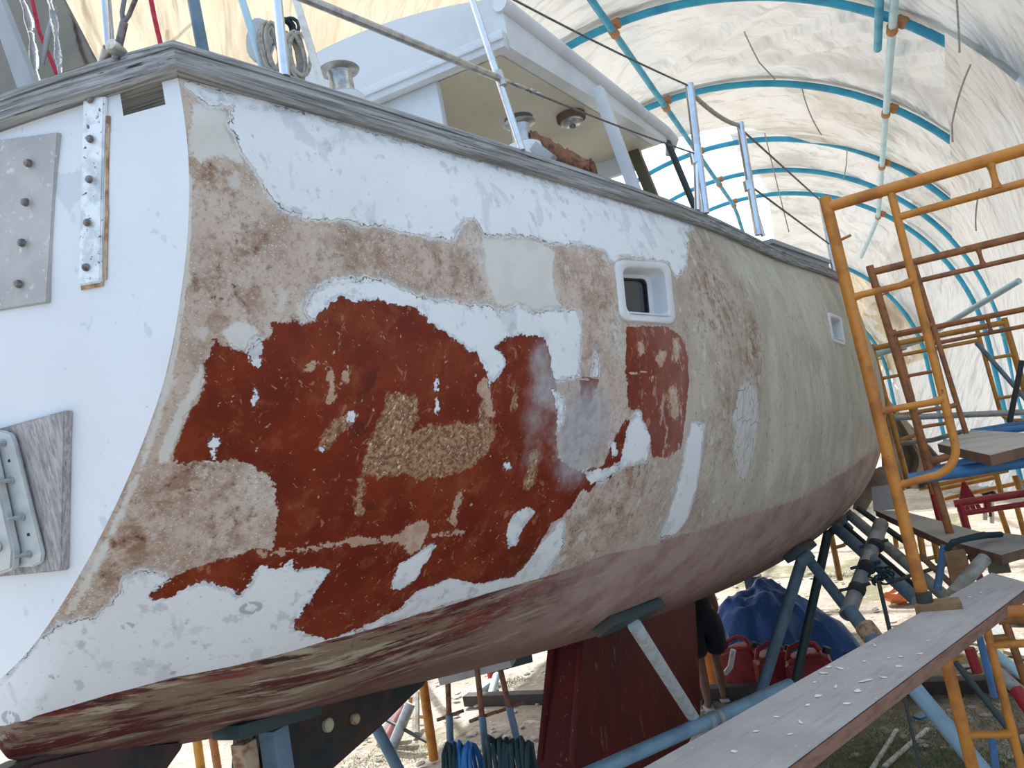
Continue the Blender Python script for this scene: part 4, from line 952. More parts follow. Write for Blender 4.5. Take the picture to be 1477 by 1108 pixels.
bar_px('steel_pipe', (1420, 806), (1374, 858), 4.5, .033, 'grey_pipe', 'pale grey pipe leaning up to the lapped planks', y2=4.3)
bar_px('steel_pipe', (1362, 787), (1352, 850), 4.9, .02, 'strong_blue', 'thin upright blue pipe beside the second scaffold leg')
# red and orange far frames
def rail_set(name, mat, label, items, cat='scaffold frame', group=None):
    t = thing(name, items[0][0] if isinstance(items[0][0], Vector) else Q(*items[0][0], y=items[0][2]), label, cat, group)
    for a, b, y, r, pn, *mm in items:
        m = MB(); m.tube([Q(*a, y=y), Q(*b, y=y)], r, 12); m.build(pn, mm[0] if mm else mat, t)
    return t
rail_set('scaffold', 'red_paint', 'red scaffold frame lying on edge beyond the orange ones', [((1376,727),(1540,702),9.5,.04,'rail'),((1388,741),(1540,718),9.5,.03,'rail'),((1384,725),(1398,775),9.5,.04,'leg'),((1422,721),(1425,735),9.5,.03,'rung'),((1348,712),(1380,850),6.5,.03,'leg'),((1400,796),(1416,842),7.5,.03,'leg')])
rail_set('scaffold', 'yellow', 'yellow scaffold frame stacked behind the red one on sunlit ground', [((1325,705),(1454,678),10.5,.03,'rail'),((1345,708),(1440,688),10.8,.025,'rail'),((1362,720),(1500,690),10.8,.025,'rail'),((1437,684),(1445,716),10.5,.03,'leg'),((1464,686),(1471,706),10.5,.035,'leg'),((1442,734),(1456,776),10.5,.03,'leg'),((1466,728),(1480,780),10.5,.03,'leg')])
rail_set('trestle', 'yellow', 'yellow trestle leg with a hooked rung on the ground beyond the props', [((1198,768),(1212,837),10.2,.035,'leg'),((1205,790),(1219,786),10.2,.022,'rung'),((1219,786),(1220,778),10.2,.022,'rung')], 'trestle')
rail_set('trestle', 'yellow', 'yellow trestle leg between the props and the nearest scaffold leg', [((1270,765),(1275,785),10.8,.03,'leg'),((1290,768),(1293,790),10.8,.03,'leg'),((1325,760),(1333,810),8.5,.03,'leg'),((1348,782),(1354,812),8.5,.03,'leg'),((1338,806),(1352,803),8.5,.02,'rung')], 'trestle')
m = MB()
apex = Q(1389, 692, y=10.6)
for i in range(12):
    px = 1384 + i * 3.4; m.tube([apex, Q(px - 2, 738 + (i % 3) * 1.5, y=10.6)], .013, 6)
solo(m, 'rake', 'red_paint', 'red fan of bristles hanging against the red frame', 'rake')
t = thing('stool', Q(1430, 760, y=11), 'far stool with black top and pale legs on sunlit ground', 'stool')
m = MB(); m.prism([Q(1415,713,y=11), Q(1432,708,y=11), Q(1438,712,y=11), Q(1420,716,y=11)], (0, .4, .02)); m.build('seat', 'black', t)
for p, q in [((1421,716),(1421,750)), ((1430,713),(1431,755)), ((1427,720),(1430,745))]:
    m = MB(); m.tube([Q(*p, y=11), Q(*q, y=11)], .025, 8); m.build('leg', 'white_wood' if p[0] != 1427 else 'dark_steel', t)

# ------------------------------------------------------------------ props under the hull
def hp(px, py): return Vector(hull_hit(px, py)[0])
def pad_on(p, L, W, T, name, mat, par, along=None, off=0.):
    n = hull_n(p); a = along or Vector((0, 1, 0)); a = (a - n * a.dot(n)).normalized(); b = n.cross(a)
    m = MB(); m.box(p + n * (T / 2 + off), (L, W, T), (a, b, n), .008); return m.build(name, mat, par)
# white chipped prop + near grey-blue pipe
pc = hp(905, 884); pe = Q(1003, 1040, z=.62)
t = thing('hull_prop', pe, 'chipped white steel prop with dark pad, under the middle of the hull', 'prop', 'props under the hull')
n = hull_n(pc); m = MB(); m.tube([pc + n * .07, pe], .036, 18); m.build('prop_tube', 'white_prop', t)
ax_ = (pe - pc).normalized(); sd_ = (EYE - pe).cross(ax_).normalized(); fw_ = ax_.cross(sd_).normalized(); fw_ = fw_ if fw_.dot(EYE - pe) > 0 else -fw_; rr_ = random.Random(4); La = (pe - pc).length
m = MB(); rows = []
for i in range(15):
    w0, w1 = (.012 + .010 * rr_.random()) * min(1, i / 3, (14 - i) / 3), (.012 + .012 * rr_.random()) * min(1, i / 3, (14 - i) / 3); c_ = pc + ax_ * La * lerp(.70, .93, i / 14)
    rows.append([c_ + sd_ * (q * (w0 if q < 0 else w1) + .008) + fw_ * (math.sqrt(max(0, .0368 ** 2 - (q * (w0 if q < 0 else w1) + .008) ** 2))) for q in (-1, -.5, 0, .5, 1)])
m.grid(rows); m.build('bare_patch', 'dark_steel', t)
pad_on(pc, .40, .14, .05, 'pad', 'green_dark', t, Vector((.25, 1, .3)))
A = Q(1140, 988, z=.62); B = Q(865, 1110, z=.62); B = A + (B - A) * 1.5
t = thing('steel_pipe', B, 'long grey blue pipe lying level below the white prop', 'pipe'); m = MB(); m.pipe(B, A, .042, .008, 24); m.build('tube', 'blue_pipe', t)
q = Q(1030, 1038, z=.62); m = MB(); ax = (A - B).normalized(); m.lathe(q - ax * .05, ax, [(.043, 0), (.05, .004), (.05, .03), (.043, .034)], 20); m.lathe(q + ax * .02, ax, [(.043, 0), (.05, .004), (.05, .03), (.043, .034)], 20); m.box(q + Vector((-.05, .0, -.03)), (.09, .05, .03), bevel=.006); m.build('clamp', 'galv', t)
# stand with two legs (first steel stand) ------------------------------
def stand(px, py, legs, label, pad=(.34, .14, .06)):
    c = hp(px, py); n = hull_n(c); t = thing('hull_stand', Q(*legs[0][1], y=legs[0][3]), label, 'prop', 'props under the hull')
    pad_on(c, *pad, 'pad', 'green_dark', t, Vector((0, 1, .35)))
    for a, b, ya, yb, w, mat in legs:
        m = MB(); A = Q(*a, y=ya); B = Q(*b, y=yb); m.tube([A, B], w, 14); m.build('leg', mat, t)
    m = MB(); m.lathe(c + n * .08, n.cross(Vector((0, 1, 0))), [(.05, -.05), (.05, .05)], 16); m.build('knuckle', 'steel_blue', t); return t
hy = hp(1155, 792).y
ys = hy - .05
e1 = Q(1100, 992, y=ys); a1_ = Q(1158, 806, y=ys)
s1 = stand(1150, 790, [((1158,804),(1084,1040),ys,ys,.045,'steel_blue'), ((1163,803),(1218,873),ys,ys - .3,.04,'steel_blue')], 'grey blue steel stand with two legs under the bilge, left of the others')
hy2 = hp(1222, 735).y
s2 = stand(1208, 752, [((1207,762),(1325,868),hy2 - .1,hy2 - 1.3,.045,'steel_blue'), ((1228,745),(1370,866),hy2,hy2 - 1.2,.04,'grey_pipe'), ((1195,766),(1147,985),hy2 - .1,hy2 - .1,.036,'green_dark'), ((1215,760),(1330,860),hy2 + .25,hy2 - .9,.04,'dark_steel')], 'dark steel stand with many legs at the bilge, right of the two-legged stand', (.5, .14, .06))
g = thing('steel_pipe', Q(1225, 886, y=5.6), 'grey open-ended pipe clamped across the prop legs', 'pipe'); m = MB(); m.pipe(Q(1222, 888, y=5.6), Q(1271, 755, y=6.4), .052, .009, 20); m.build('tube', 'grey_pipe', g)
for px, py, yy_ in [(1263,787,6.15),(1236,850,5.75),(1251,818,5.9)]:
    m = MB(); q = Q(px, py, y=yy_); ax = (Q(1271, 755, y=6.4) - Q(1222, 888, y=5.6)).normalized(); m.lathe(q, ax, [(.05, -.018), (.058, -.014), (.058, .014), (.05, .018)], 16); m.tube([q + Vector((-.11, 0, .0)), q + Vector((.09, 0, .03))], .011, 8); m.build('clamp', 'dark_steel', g)
g = thing('steel_pipe', Q(1268, 930, y=5.5), 'grey blue pipe with a clamp running down from the open pipe end', 'pipe'); m = MB(); m.tube([Q(1226, 880, y=5.55), Q(1285, 960, y=5.2)], .045, 16); m.build('tube', 'steel_blue', g)
m = MB(); q = Q(1253, 912, y=5.4); m.lathe(q, (Q(1285, 960, y=5.2) - Q(1226, 880, y=5.55)), [(.045, -.05), (.062, -.045), (.062, .045), (.045, .05)], 16); m.build('clamp', 'rust_edge', g)
# thin tie rod with rope bundle
bar_px('tie_rod', (1267, 838), (1288, 930), 5.4, .013, 'dark_steel', 'thin rusty rod hanging down from the clamped prop legs', 'rod')
m = MB()
for i in range(5):
    c = Q(1266 + i * 3, 828 + (i % 2) * 6, y=5.6); m.tube([c + Vector((.05 * math.cos(a + i) + .015 * math.sin(3 * a + i), .04 * math.sin(2 * a + i), .04 * math.sin(a + i * 2))) for a in [2 * PI * k / 14 for k in range(14)]], .007, 6, closed=True)
solo(m, 'rope_bundle', 'rope_dark', 'tangle of dark rope round the clamped prop legs', 'rope')
# stand at the left beside the skeg --------------------------------------
c = hp(370, 1044); t = thing('hull_stand', Q(392, 1108, x=c.x) + Vector((0, 0, -1)), 'squat steel stand with a long dark pad, beside the dark skeg', 'prop', 'props under the hull')
m = MB(); a = Q(325, 1058, x=c.x + .02); b = Q(446, 1022, x=c.x + .02); m.bar(a, b, .12, .045, bevel=.008); m.build('pad', 'green_dark', t)
ca = Q(394, 1050, x=c.x); m = MB(); m.box(Vector((ca.x, ca.y, (ca.z + GZ) / 2)), (.07, .075, ca.z - GZ), bevel=.006); m.build('post', 'steel_blue', t)
m = MB(); m.box(Vector((ca.x - .05, ca.y - .09, ca.z - .14)), (.06, .06, .26), bevel=.006); m.build('screw_block', 'rust_edge', t)
bar_px('hull_brace', (541, 1046), (590, 1140), 3.4, .03, 'steel_blue', 'grey steel bar leaning down just right of the dark skeg', 'prop')
# three screw jacks under the middle --------------------------------------
jk = [((645,962),(650,1085),3.9,'leftmost of the three thin screw jacks, a blue hose hung at its foot'), ((688,962),(703,1108),3.9,'middle one of the three thin screw jacks, between the hose coil and dark rope'), ((718,950),(752,1095),4.0,'rightmost of the three thin screw jacks, dark rope hung on it')]
for a, b, y, lab in jk:
    A = Q(*a, y=y); B = Q(*b, y=y); d = (B - A).normalized(); t = thing('screw_jack', A + d * ((A.z - GZ) / -d.z), lab, 'jack', 'screw jacks'); h = lambda f: A + d * f
    L = (A.z - GZ) / -d.z
    m = MB(); m.tube([h(0), h(.27)], .016, 12); m.build('screw', 'rust_cloth', t)
    m = MB(); m.tube([h(.27), h(L)], .021, 14); m.build('tube', 'steel_blue', t)
    m = MB(); q = h(.27); m.tube([q + Vector((-.085, 0, -.03)), q + Vector((.085, .02, .012))], .010, 8); m.build('handle', 'rust_cloth', t)
m = MB(); q0 = Q(640, 974, y=3.95); q1 = Q(742, 947, y=4.05); m.bar(q0, q1, .22, .06, bevel=.01); solo(m, 'wedge_plank', 'board_grey', 'pale board between the hull bottom and the three screw jacks', 'board')
m = MB(); m.bar(Q(706, 958, y=4.0), Q(758, 944, y=4.2), .16, .07, bevel=.008); solo(m, 'wedge_block', 'green_dark', 'dark block beside the pale board on the screw jacks', 'block')
def coil(px, py, y, w, h, r, n, mat, name, label, cat):
    m = MB(); c = Q(px, py, y=y); rr = random.Random(n)
    for i in range(n):
        k = (i - n / 2) * r * 1.7; pts = [c + Vector((k + rr.uniform(-.3, .3) * r + w * .15 * math.sin(a * 2 + i), rr.uniform(-.5, .5) * r + w * math.cos(a), -h + h * math.sin(a) * rr.uniform(.93, 1.05))) for a in [2 * PI * q / 20 for q in range(20)]]
        m.tube(pts, r, 7, closed=True)
    return solo(m, name, mat, label, cat)
coil(668, 1072, 3.75, .07, .28, .0115, 8, 'hose_blue', 'hose_coil', 'bright blue hose coil hung between two screw jacks', 'hose')
coil(735, 1066, 3.72, .08, .30, .013, 11, 'rope_dark', 'rope_coil', 'dark rope coil hung on the rightmost screw jack', 'rope')
coil(651, 1075, 3.72, .06, .25, .010, 4, 'rope_dark', 'rope_coil', 'dark rope loops hung left of the blue hose', 'rope')
# ------------------------------------------------------------------ things stowed at the stern
def sheet_px(pix, y, th, name, mat, label, cat, dy=0.):
    m = MB(); m.prism([Q(px, py, y=y + (dy * i / len(pix))) for i, (px, py) in enumerate(pix)], (0, th, 0)); return solo(m, name, mat, label, cat)
sheet_px([(-60,-60),(62,-60),(92,2),(139,92),(188,190),(-10,250)], 1.62, .012, 'tinted_panel', 'tinted', 'tinted glossy panel standing behind the stern rail', 'panel')
sheet_px([(-40,-60),(-22,-60),(92,232),(64,240)], 1.42, .02, 'grey_plank', 'bin_grey', 'narrow grey board leaning in the corner at the stern', 'board')
for i, (a, b, r) in enumerate([((20,-30),(74,180),.011), ((62,-20),(106,180),.009)]):
    m = MB(); A = Q(*a, y=1.48); B = Q(*b, y=1.48); m.tube([A.lerp(B, t) + Vector((.008 * math.sin(7 * t + i), .01 * math.sin(5 * t), 0)) for t in [k / 14 for k in range(15)]], [r * (1 + .35 * math.sin(k * 1.9 + i)) for k in range(15)], 10)
    solo(m, 'plastic_wrap', 'clear_plastic', ['crinkled clear plastic roll, left one before the tinted panel', 'crinkled clear plastic roll, right one before the tinted panel'][i], 'plastic roll')
m = MB(); m.tube([Q(82,10,y=1.5), Q(70,48,y=1.5), Q(60,92,y=1.5)], .008, 10); solo(m, 'grab_tube', 'galv', 'short grey tube between the two clear plastic rolls', 'tube')
m = MB(); m.tube([Q(44,-10,y=1.55), Q(56,45,y=1.55), Q(116,190,y=1.55)], .006, 8); solo(m, 'rope', 'rope_red', 'pink red rope behind the clear plastic rolls', 'rope')
m = MB(); m.tube([Q(214,-20,y=1.5), Q(222,22,y=1.5), Q(235,78,y=1.5), Q(248,150,y=1.5)], .0065, 10); solo(m, 'rope', 'rope_red', 'bright red rope tied down at the stern corner', 'rope')
# pale foam buoy with rope hanks on the quarter
m = MB(); c = Q(372, 54, y=1.95)
prof = [Q(px, py, y=1.95) for px, py in [(361,25),(375,24),(383,32),(385,48),(378,60),(374,72),(384,86),(382,92),(366,90),(355,78),(352,66),(358,52),(357,36)]]
m.prism(prof, (0, .05, 0)); bmesh.ops.bevel(m.bm, geom=list(m.bm.edges), offset=.008, segments=2, affect='EDGES'); solo(m, 'horseshoe_buoy', 'fender', 'pale grey foam buoy hung beside the blue staff', 'buoy')
def hank(px, py, y, w, h, n, mat, label, seed, r=.006):
    m = MB(); rr = random.Random(seed); c = Q(px, py, y=y)
    for i in range(n):
        ph = rr.uniform(-.5, .5); ww = w * rr.uniform(.5, 1); hh = h * rr.uniform(.8, 1.05); ox = rr.uniform(-1, 1) * w * .5
        m.tube([c + Vector((ox + ww * .5 * math.sin(a), rr.uniform(-.003, .003) + .02 * math.sin(a + ph), hh * .5 * math.cos(a))) for a in [2 * PI * k / 16 for k in range(16)]], r, 6, closed=True)
    return solo(m, 'rope_hank', mat, label, 'rope')
hank(395, 70, 1.9, .05, .17, 9, 'rope_tan', 'tan rope hank beside the pale foam buoy', 1)
hank(424, 82, 1.85, .05, .16, 9, 'rope_tan', 'tan rope hank at the foot of the white pole', 2)
hank(412, 42, 1.95, .04, .07, 6, 'rope_dark', 'dark green line knotted above the tan rope hanks', 3)
m = MB(); m.tube([Q(412,48,y=1.9), Q(436,70,y=1.9)], .009, 8); solo(m, 'red_handle', 'rope_red', 'short red handle among the rope hanks', 'handle')  # small red handle, a single tube
# torn leather beside the second winch
m = MB(); P0 = Q(768, 222, y=3.0); P1 = Q(850, 246, y=3.2); g = []
for i in range(15):
    r_ = []
    for j in range(8):
        p = P0.lerp(P1, i / 14) + Vector((0, .12 * j / 7, 0)); z = .12 * math.sin(PI * j / 7) ** .6 * (1 - .55 * i / 14) + .035 * mnoise.noise(Vector((i * .9, j * .8, 2)))
        r_.append(p + Vector((.01 * mnoise.noise(Vector((i, j, 5))), 0, z)))
    g.append(r_)
m.grid(g); o = m.build('leather_cover', 'rust_cloth', None); sm = o.modifiers.new('thick', 'SOLIDIFY'); sm.thickness = .006
tag(o, 'torn rust brown cover crumpled beside the forward winch', 'cover')
m = MB(); m.bar(Q(771, 212, y=3.0), Q(797, 232, y=3.0), .05, .045, bevel=.006); solo(m, 'glass_block', 'bin_grey', 'small grey block between the forward winch and the torn cover', 'block')

# ------------------------------------------------------------------ person stooping behind the keel
pf = Q(1032, 1017, z=GZ)
px_ = pf.x; py_ = pf.y - .1
person = None
def skin_body(name, mat, chains, subs=2):
    """one continuous surface from joints with radii"""
    me = bpy.data.meshes.new(name); V, E, R = [], [], []; ix = {}
    for ch in chains:
        prev = None
        for key, p, r in ch:
            if key not in ix: ix[key] = len(V); V.append(p); R.append(r)
            if prev is not None: E.append((prev, ix[key]))
            prev = ix[key]
    me.from_pydata(V, E, []); ob = bpy.data.objects.new(name, me); COL.objects.link(ob)
    md = ob.modifiers.new('skin', 'SKIN'); sv = me.skin_vertices[0].data
    for i, r in enumerate(R): sv[i].radius = (r, r) if not isinstance(r, tuple) else r
    sv[0].use_root = True; md.use_smooth_shade = True
    s2 = ob.modifiers.new('sub', 'SUBSURF'); s2.levels = s2.render_levels = subs
    me.materials.append(MT[mat]); return ob
def W(x, y, z): return (px_ + .35 * x + .94 * y, py_ - .94 * x + .35 * y, GZ + z)
# stooping forward to the left (-x), knees a little bent; seen from the right
lz = .0
bch = [
 [('pel', W(-.10, .05, .93), .15), ('bel', W(-.22, .05, 1.05), .145), ('che', W(-.42, .05, 1.16), .155), ('sho', W(-.55, .05, 1.21), .12), ('nek', W(-.63, .05, 1.22), .06), ('hd0', W(-.70, .05, 1.21), .085), ('hd1', W(-.79, .05, 1.17), .10), ('hd2', W(-.86, .05, 1.12), .075)],
]
for s, ft in ((-1, .02), (1, -.20)):
    yy_ = .05 + s * .10; k = 'L' if s > 0 else 'R'
    bch.append([('pel', None, 0), (k + 'hip', W(-.06, yy_, .86), .105), (k + 'thi', W(-.04 + ft * .4, yy_, .68), .085), (k + 'kne', W(-.03 + ft * .8, yy_, .47), .058), (k + 'cal', W(.0 + ft, yy_, .30), .056), (k + 'ank', W(.0 + ft, yy_, .085), .038), (k + 'hee', W(.02 + ft, yy_, .045), .036), (k + 'toe', W(-.10 + ft, yy_, .035), .036), (k + 'tip', W(-.19 + ft, yy_ , .028), .026)])
    hx, hy_, hz = -.62, .05 + s * .17, .66
    bch.append([('sho', None, 0), (k + 'sh', W(-.54, .05 + s * .19, 1.17), .062), (k + 'elb', W(-.50, .05 + s * .24, .91), .045), (k + 'wri', W(hx + .02, hy_, hz + .06), .028), (k + 'pal', W(hx, hy_, hz), .034)])
    for q in range(4):
        a = (q - 1.5) * .022; bch.append([(k + 'pal', None, 0), (k + 'f%da' % q, W(hx - .02, hy_ + a, hz - .05), .0095), (k + 'f%db' % q, W(hx - .035, hy_ + a, hz - .08 - .006 * (1 - abs(q - 1.5))), .0085), (k + 'f%dc' % q, W(hx - .028, hy_ + a, hz - .105), .0075)])
    bch.append([(k + 'pal', None, 0), (k + 't0', W(hx - .03, hy_ - s * .04, hz - .01), .0105), (k + 't1', W(hx - .05, hy_ - s * .05, hz - .045), .009)])
person = skin_body('person', 'skin', bch)
tag(person, 'person in black shorts and sandals stooping under the hull behind the keel', 'person')
sh = skin_body('shorts', 'black_cloth', [[('pel', W(-.10, .05, .93), .175), ('bel', W(-.2, .05, 1.03), .165)], [('pel', None, 0), ('Rh', W(-.05, -.06, .83), .14), ('Rk', W(-.03, -.06, .50), .125)], [('pel', None, 0), ('Lh', W(-.07, .16, .83), .14), ('Lk', W(-.13, .16, .50), .12)]]); attach(sh, person)
st_ = skin_body('shirt', 'black_cloth', [[('pel', W(-.06, .05, .90), .165), ('bel', W(-.18, .05, 1.03), .172), ('c0', W(-.30, .05, 1.10), .165), ('che', W(-.42, .05, 1.16), .172), ('sho', W(-.55, .05, 1.21), .132)], [('sho', None, 0), ('a', W(-.54, -.15, 1.16), .075), ('b', W(-.52, -.18, 1.02), .07)], [('sho', None, 0), ('c', W(-.54, .25, 1.16), .075), ('d', W(-.52, .28, 1.02), .07)]]); attach(st_, person)
m = MB(); m.blob(W(-.775, .05, 1.205), .115, .12, 6, 3, 4, (1.05, .95, .85)); m.build('hair', 'black_cloth', person)
for s in (-1, 1):
    m = MB(); m.blob(W(-.90, .05 + s * .032, 1.125), .012, 0, 1, 2); m.build('eye', 'fender', person)
    m = MB(); m.blob(W(-.80, .05 + s * .10, 1.15), .028, .1, 2, 2, 0, (.6, .4, 1)); m.build('ear', 'skin', person)
m = MB(); m.blob(W(-.925, .05, 1.10), .018, 0, 1, 2, 0, (1.1, .8, 1)); m.build('nose', 'skin', person)
m = MB(); m.blob(W(-.915, .05, 1.065), .02, 0, 1, 2, 0, (.5, 1.1, .35)); m.build('mouth', 'red_plastic', person)
for s, ft in ((-1, .02), (1, -.20)):
    m = MB(); yy_ = .05 + s * .10; m.prism([W(.075 + ft, yy_ - .045, .0), W(-.12 + ft, yy_ - .05, .0), W(-.235 + ft, yy_ - .03, .0), W(-.235 + ft, yy_ + .03, .0), W(-.12 + ft, yy_ + .05, .0), W(.075 + ft, yy_ + .045, .0)], (0, 0, .018)); sd = m.build('sandal', 'fender', person)
    m = MB(); m.tube([W(-.13 + ft, yy_ - .05, .012), W(-.12 + ft, yy_ - .03, .07), W(-.115 + ft, yy_, .082), W(-.12 + ft, yy_ + .03, .07), W(-.13 + ft, yy_ + .05, .012)], .012, 8); m.build('strap', 'black', sd)

# ------------------------------------------------------------------ heap under the blue sheet, cans, bits on the ground
def ground_pt(px, py, dz=0.): return Q(px, py, z=GZ + dz)
def drape(outline_c, rx, ry, hz, name, mat, label, cat, seed, base=GZ, lumps=.16, nr=36, na=72, loc=None):
    m = MB(); rows = []
    for i in range(nr + 1):
        r = i / nr; row = []
        for j in range(na):
            a = 2 * PI * j / na; d = Vector((math.cos(a), math.sin(a), 0)); k = 1 + .18 * mnoise.noise(d * 1.6 + Vector((seed, 0, 0)))
            fold = .09 * math.sin(a * 9 + 3 * mnoise.noise(d * 3 + Vector((0, seed, 0)))) * r ** 2
            z = hz * (1 - r ** 2.6) * (.86 + lumps * mnoise.noise(Vector((d.x * r * 2.3, d.y * r * 2.3, seed)))) + .09 * mnoise.noise(Vector((d.x * r * 5, d.y * r * 5, seed))) + .03 * mnoise.noise(Vector((d.x * r * 14, d.y * r * 14, seed)))
            row.append(m.bm.verts.new((outline_c.x + d.x * rx * r * (k + fold), outline_c.y + d.y * ry * r * (k + fold), base + max(z, .006 if r > .97 else 0.012))))
        rows.append(row)
    for i in range(nr):
        for j in range(na): m.bm.faces.new((rows[i][j], rows[i][(j+1) % na], rows[i+1][(j+1) % na], rows[i+1][j]))
    return solo(m, name, mat, label, cat)
tc = Q(1115, 960, y=9.9, ); tc.z = GZ
drape(Vector((Q(1100, 900, y=10.0).x, 10.0, GZ)), .95, .75, .98, 'tarpaulin_heap', 'blue_tarp', 'heap covered by a blue tarpaulin under the hull behind the keel', 'tarpaulin', 3.3)
def jerrycan(c, s, yaw, label):
    ux = Vector((math.cos(yaw), math.sin(yaw), 0)); uy = Vector((-ux.y, ux.x, 0)); uz = Vector((0, 0, 1)); t = thing('jerrycan', c, label, 'jerrycan', 'red cans by the blue heap')
    pr = [(-.17, 0), (.17, 0), (.17, .30), (.12, .38), (-.02, .40), (-.17, .34)]
    m = MB(); m.prism([c + ux * a * s + uz * b * s - uy * .11 * s for a, b in pr], uy * .22 * s); bmesh.ops.bevel(m.bm, geom=list(m.bm.edges), offset=.03 * s, segments=3, affect='EDGES'); m.build('body', 'red_plastic', t)
    m = MB(); m.tube([c + (ux * a + uz * b) * s for a, b in [(-.15, .34), (-.12, .42), (-.02, .46), (.06, .44), (.09, .39)]], .02 * s, 10); m.build('handle', 'red_plastic', t)
    m = MB(); m.lathe(c + (ux * .13 + uz * .37) * s, (.4 * ux.x, .4 * ux.y, 1), [(.03 * s, 0), (.03 * s, .04 * s), (.026 * s, .045 * s)], 14); m.build('cap', 'black', t)
g1 = ground_pt(1172, 1000); jerrycan(Vector((Q(1172, 980, y=8.3).x, 8.3, GZ)), 1.35, .1, 'red plastic can with a handle, nearest the right end of the blue heap')
jerrycan(Vector((Q(1122, 980, y=8.6).x, 8.6, GZ)), 1.2, .4, 'dark red can in the shade behind the square stand leg')
jerrycan(Vector((Q(1078, 985, y=8.9).x, 8.9, GZ)), 1.2, -.2, 'darkest red can, beside the stooping person')
m = MB(); c = Vector((Q(1036, 985, y=9.2).x, 9.2, GZ)); m.lathe(c, (0, 0, 1), [(.12, 0), (.15, .34), (.16, .35), (.15, .36), (.13, .32), (.11, .03)], 24); solo(m, 'bucket', 'orange_plastic', 'orange yellow bucket behind the legs of the stooping person', 'bucket')
m = MB(); m.tube([Vector((Q(1048,985,y=8.6).x, 8.6, GZ + .25)), Vector((Q(1056,975,y=8.6).x, 8.6, GZ + .32)), Vector((Q(1062,958,y=8.6).x, 8.6, GZ + .5))], .03, 8); solo(m, 'bent_pipe', 'white_wood', 'short bent pale pipe by the dark red cans', 'pipe')
m = MB(); q = ground_pt(1300, 869); m.blob(q + Vector((0, 0, .12)), .2, .35, 2.5, 3, 8, (1.1, .8, .65)); solo(m, 'plastic_bag', 'orange_plastic', 'orange plastic bag lying on the sand', 'bag')
# dark support frames behind the heap
m = MB(); A = Q(1085, 830, y=11.2); m.box(Vector((A.x, 11.2, (A.z + GZ) / 2)), (.22, .2, A.z - GZ), bevel=.02); solo(m, 'timber_support', 'green_dark', 'dark upright timber behind the blue heap', 'post')
# long timber on the ground across the place
y_b = ground_pt(1400, 993).y
m = MB(); m.bar(Vector((Q(672, 1006, y=y_b).x, y_b, GZ + .06)), Vector((3.5, y_b - .12, GZ + .06)), .16, .13, bevel=.01); solo(m, 'ground_beam', 'beam_dark', 'long dark timber lying across the sandy ground', 'beam')
def stick(p, q, w, h, mat, name, label, cat, group=None):
    A = ground_pt(*p); B = ground_pt(*q); m = MB(); m.bar(A + Vector((0, 0, h / 2 + .002)), B + Vector((0, 0, h / 2 + .002)), w, h); return solo(m, name, mat, label, cat, group)
stick((1258,1112),(1294,1055), .03, .02, 'white_wood', 'wood_strip', 'shorter white wood strip on the grass under the plank', 'strip')
stick((1276,1108),(1339,1053), .034, .02, 'white_wood', 'wood_strip', 'longer white wood strip on the grass under the plank', 'strip')
stick((1322,1038),(1335,1033), .09, .02, 'strong_blue', 'blue_scrap', 'scrap of blue plastic on the grass', 'scrap')
stick((808,1061),(828,1054), .08, .04, 'white_wood', 'white_scrap', 'white scrap of wood on the sand left of the keel', 'scrap')
stick((826,1066),(840,1052), .1, .04, 'white_wood', 'white_scrap', 'wider white scrap half hidden by the keel', 'scrap')
stick((674,1018),(712,990), .1, .10, 'bin_grey', 'timber_offcut', 'pale grey timber end lying on the long dark timber', 'timber')
stick((815,973),(836,966), .12, .05, 'orange_plastic', 'orange_scrap', 'orange scrap on the sand left of the keel', 'scrap')
m = MB(); A = ground_pt(708, 1003); B = Q(716, 975, y=A.y + .35); m.tube([A, B], .05, 10); solo(m, 'pipe_offcut', 'pale_blue', 'pale pipe end standing by the grey timber end', 'pipe')
# legs of trestles beyond the boat on the left and centre
def leg(p, q, r, mat, label, up=.0, name='trestle', cat='trestle', group='tall trestle legs beyond the boat'):
    B = ground_pt(*q); A = Q(*p, y=B.y); A = B + (A - B) * (1 + up); m = MB(); m.tube([B, A], r, 12); return solo(m, name, mat, label, cat, group)
leg((610,985),(626,1096), .05, 'orange', 'orange trestle leg standing between the skeg and the screw jacks', .6)
leg((797,930),(806,985), .06, 'red_paint', 'thin red trestle leg left of the keel', .8)
leg((709,972),(711,983), .06, 'red_paint', 'stub of a red trestle leg behind the screw jacks', .8)
leg((284,1066),(298,1170), .045, 'yellow', 'yellow trestle leg seen under the stern, left one of two', .6)
leg((306,1058),(324,1172), .04, 'orange_rust', 'rust brown trestle leg seen under the stern, right one of two', .6)
leg((816,920),(820,945), .08, 'grey_pipe', 'pale grey trestle leg by the green weeds left of the keel', .8)
B = ground_pt(597, 1037); t = thing('trestle', B, 'small orange trestle with a bent rung, far behind the skeg', 'trestle')
m = MB(); m.tube([Q(592, 1005, y=B.y), Q(594, 1023, y=B.y), Q(602, 1033, y=B.y), Q(616, 1034, y=B.y)], .03, 8); m.build('rung', 'yellow', t)
m = MB(); m.tube([Q(600, 1000, y=B.y), ground_pt(600, 1060)], .045, 8); m.build('leg', 'grey_pipe', t)
for i, (p, q, mt, lb) in enumerate([((592,1015),(565,1080),'galv','pale pipe prop leaning behind the skeg, outermost'), ((586,1018),(556,1072),'faded_red','faded red pipe prop leaning behind the skeg'), ((579,1020),(545,1066),'white_wood','white pipe prop leaning behind the skeg, innermost')]):
    B = ground_pt(*q); m = MB(); m.tube([Q(*p, y=B.y + .2), B], .06, 10); solo(m, 'lean_prop', mt, lb, 'prop')
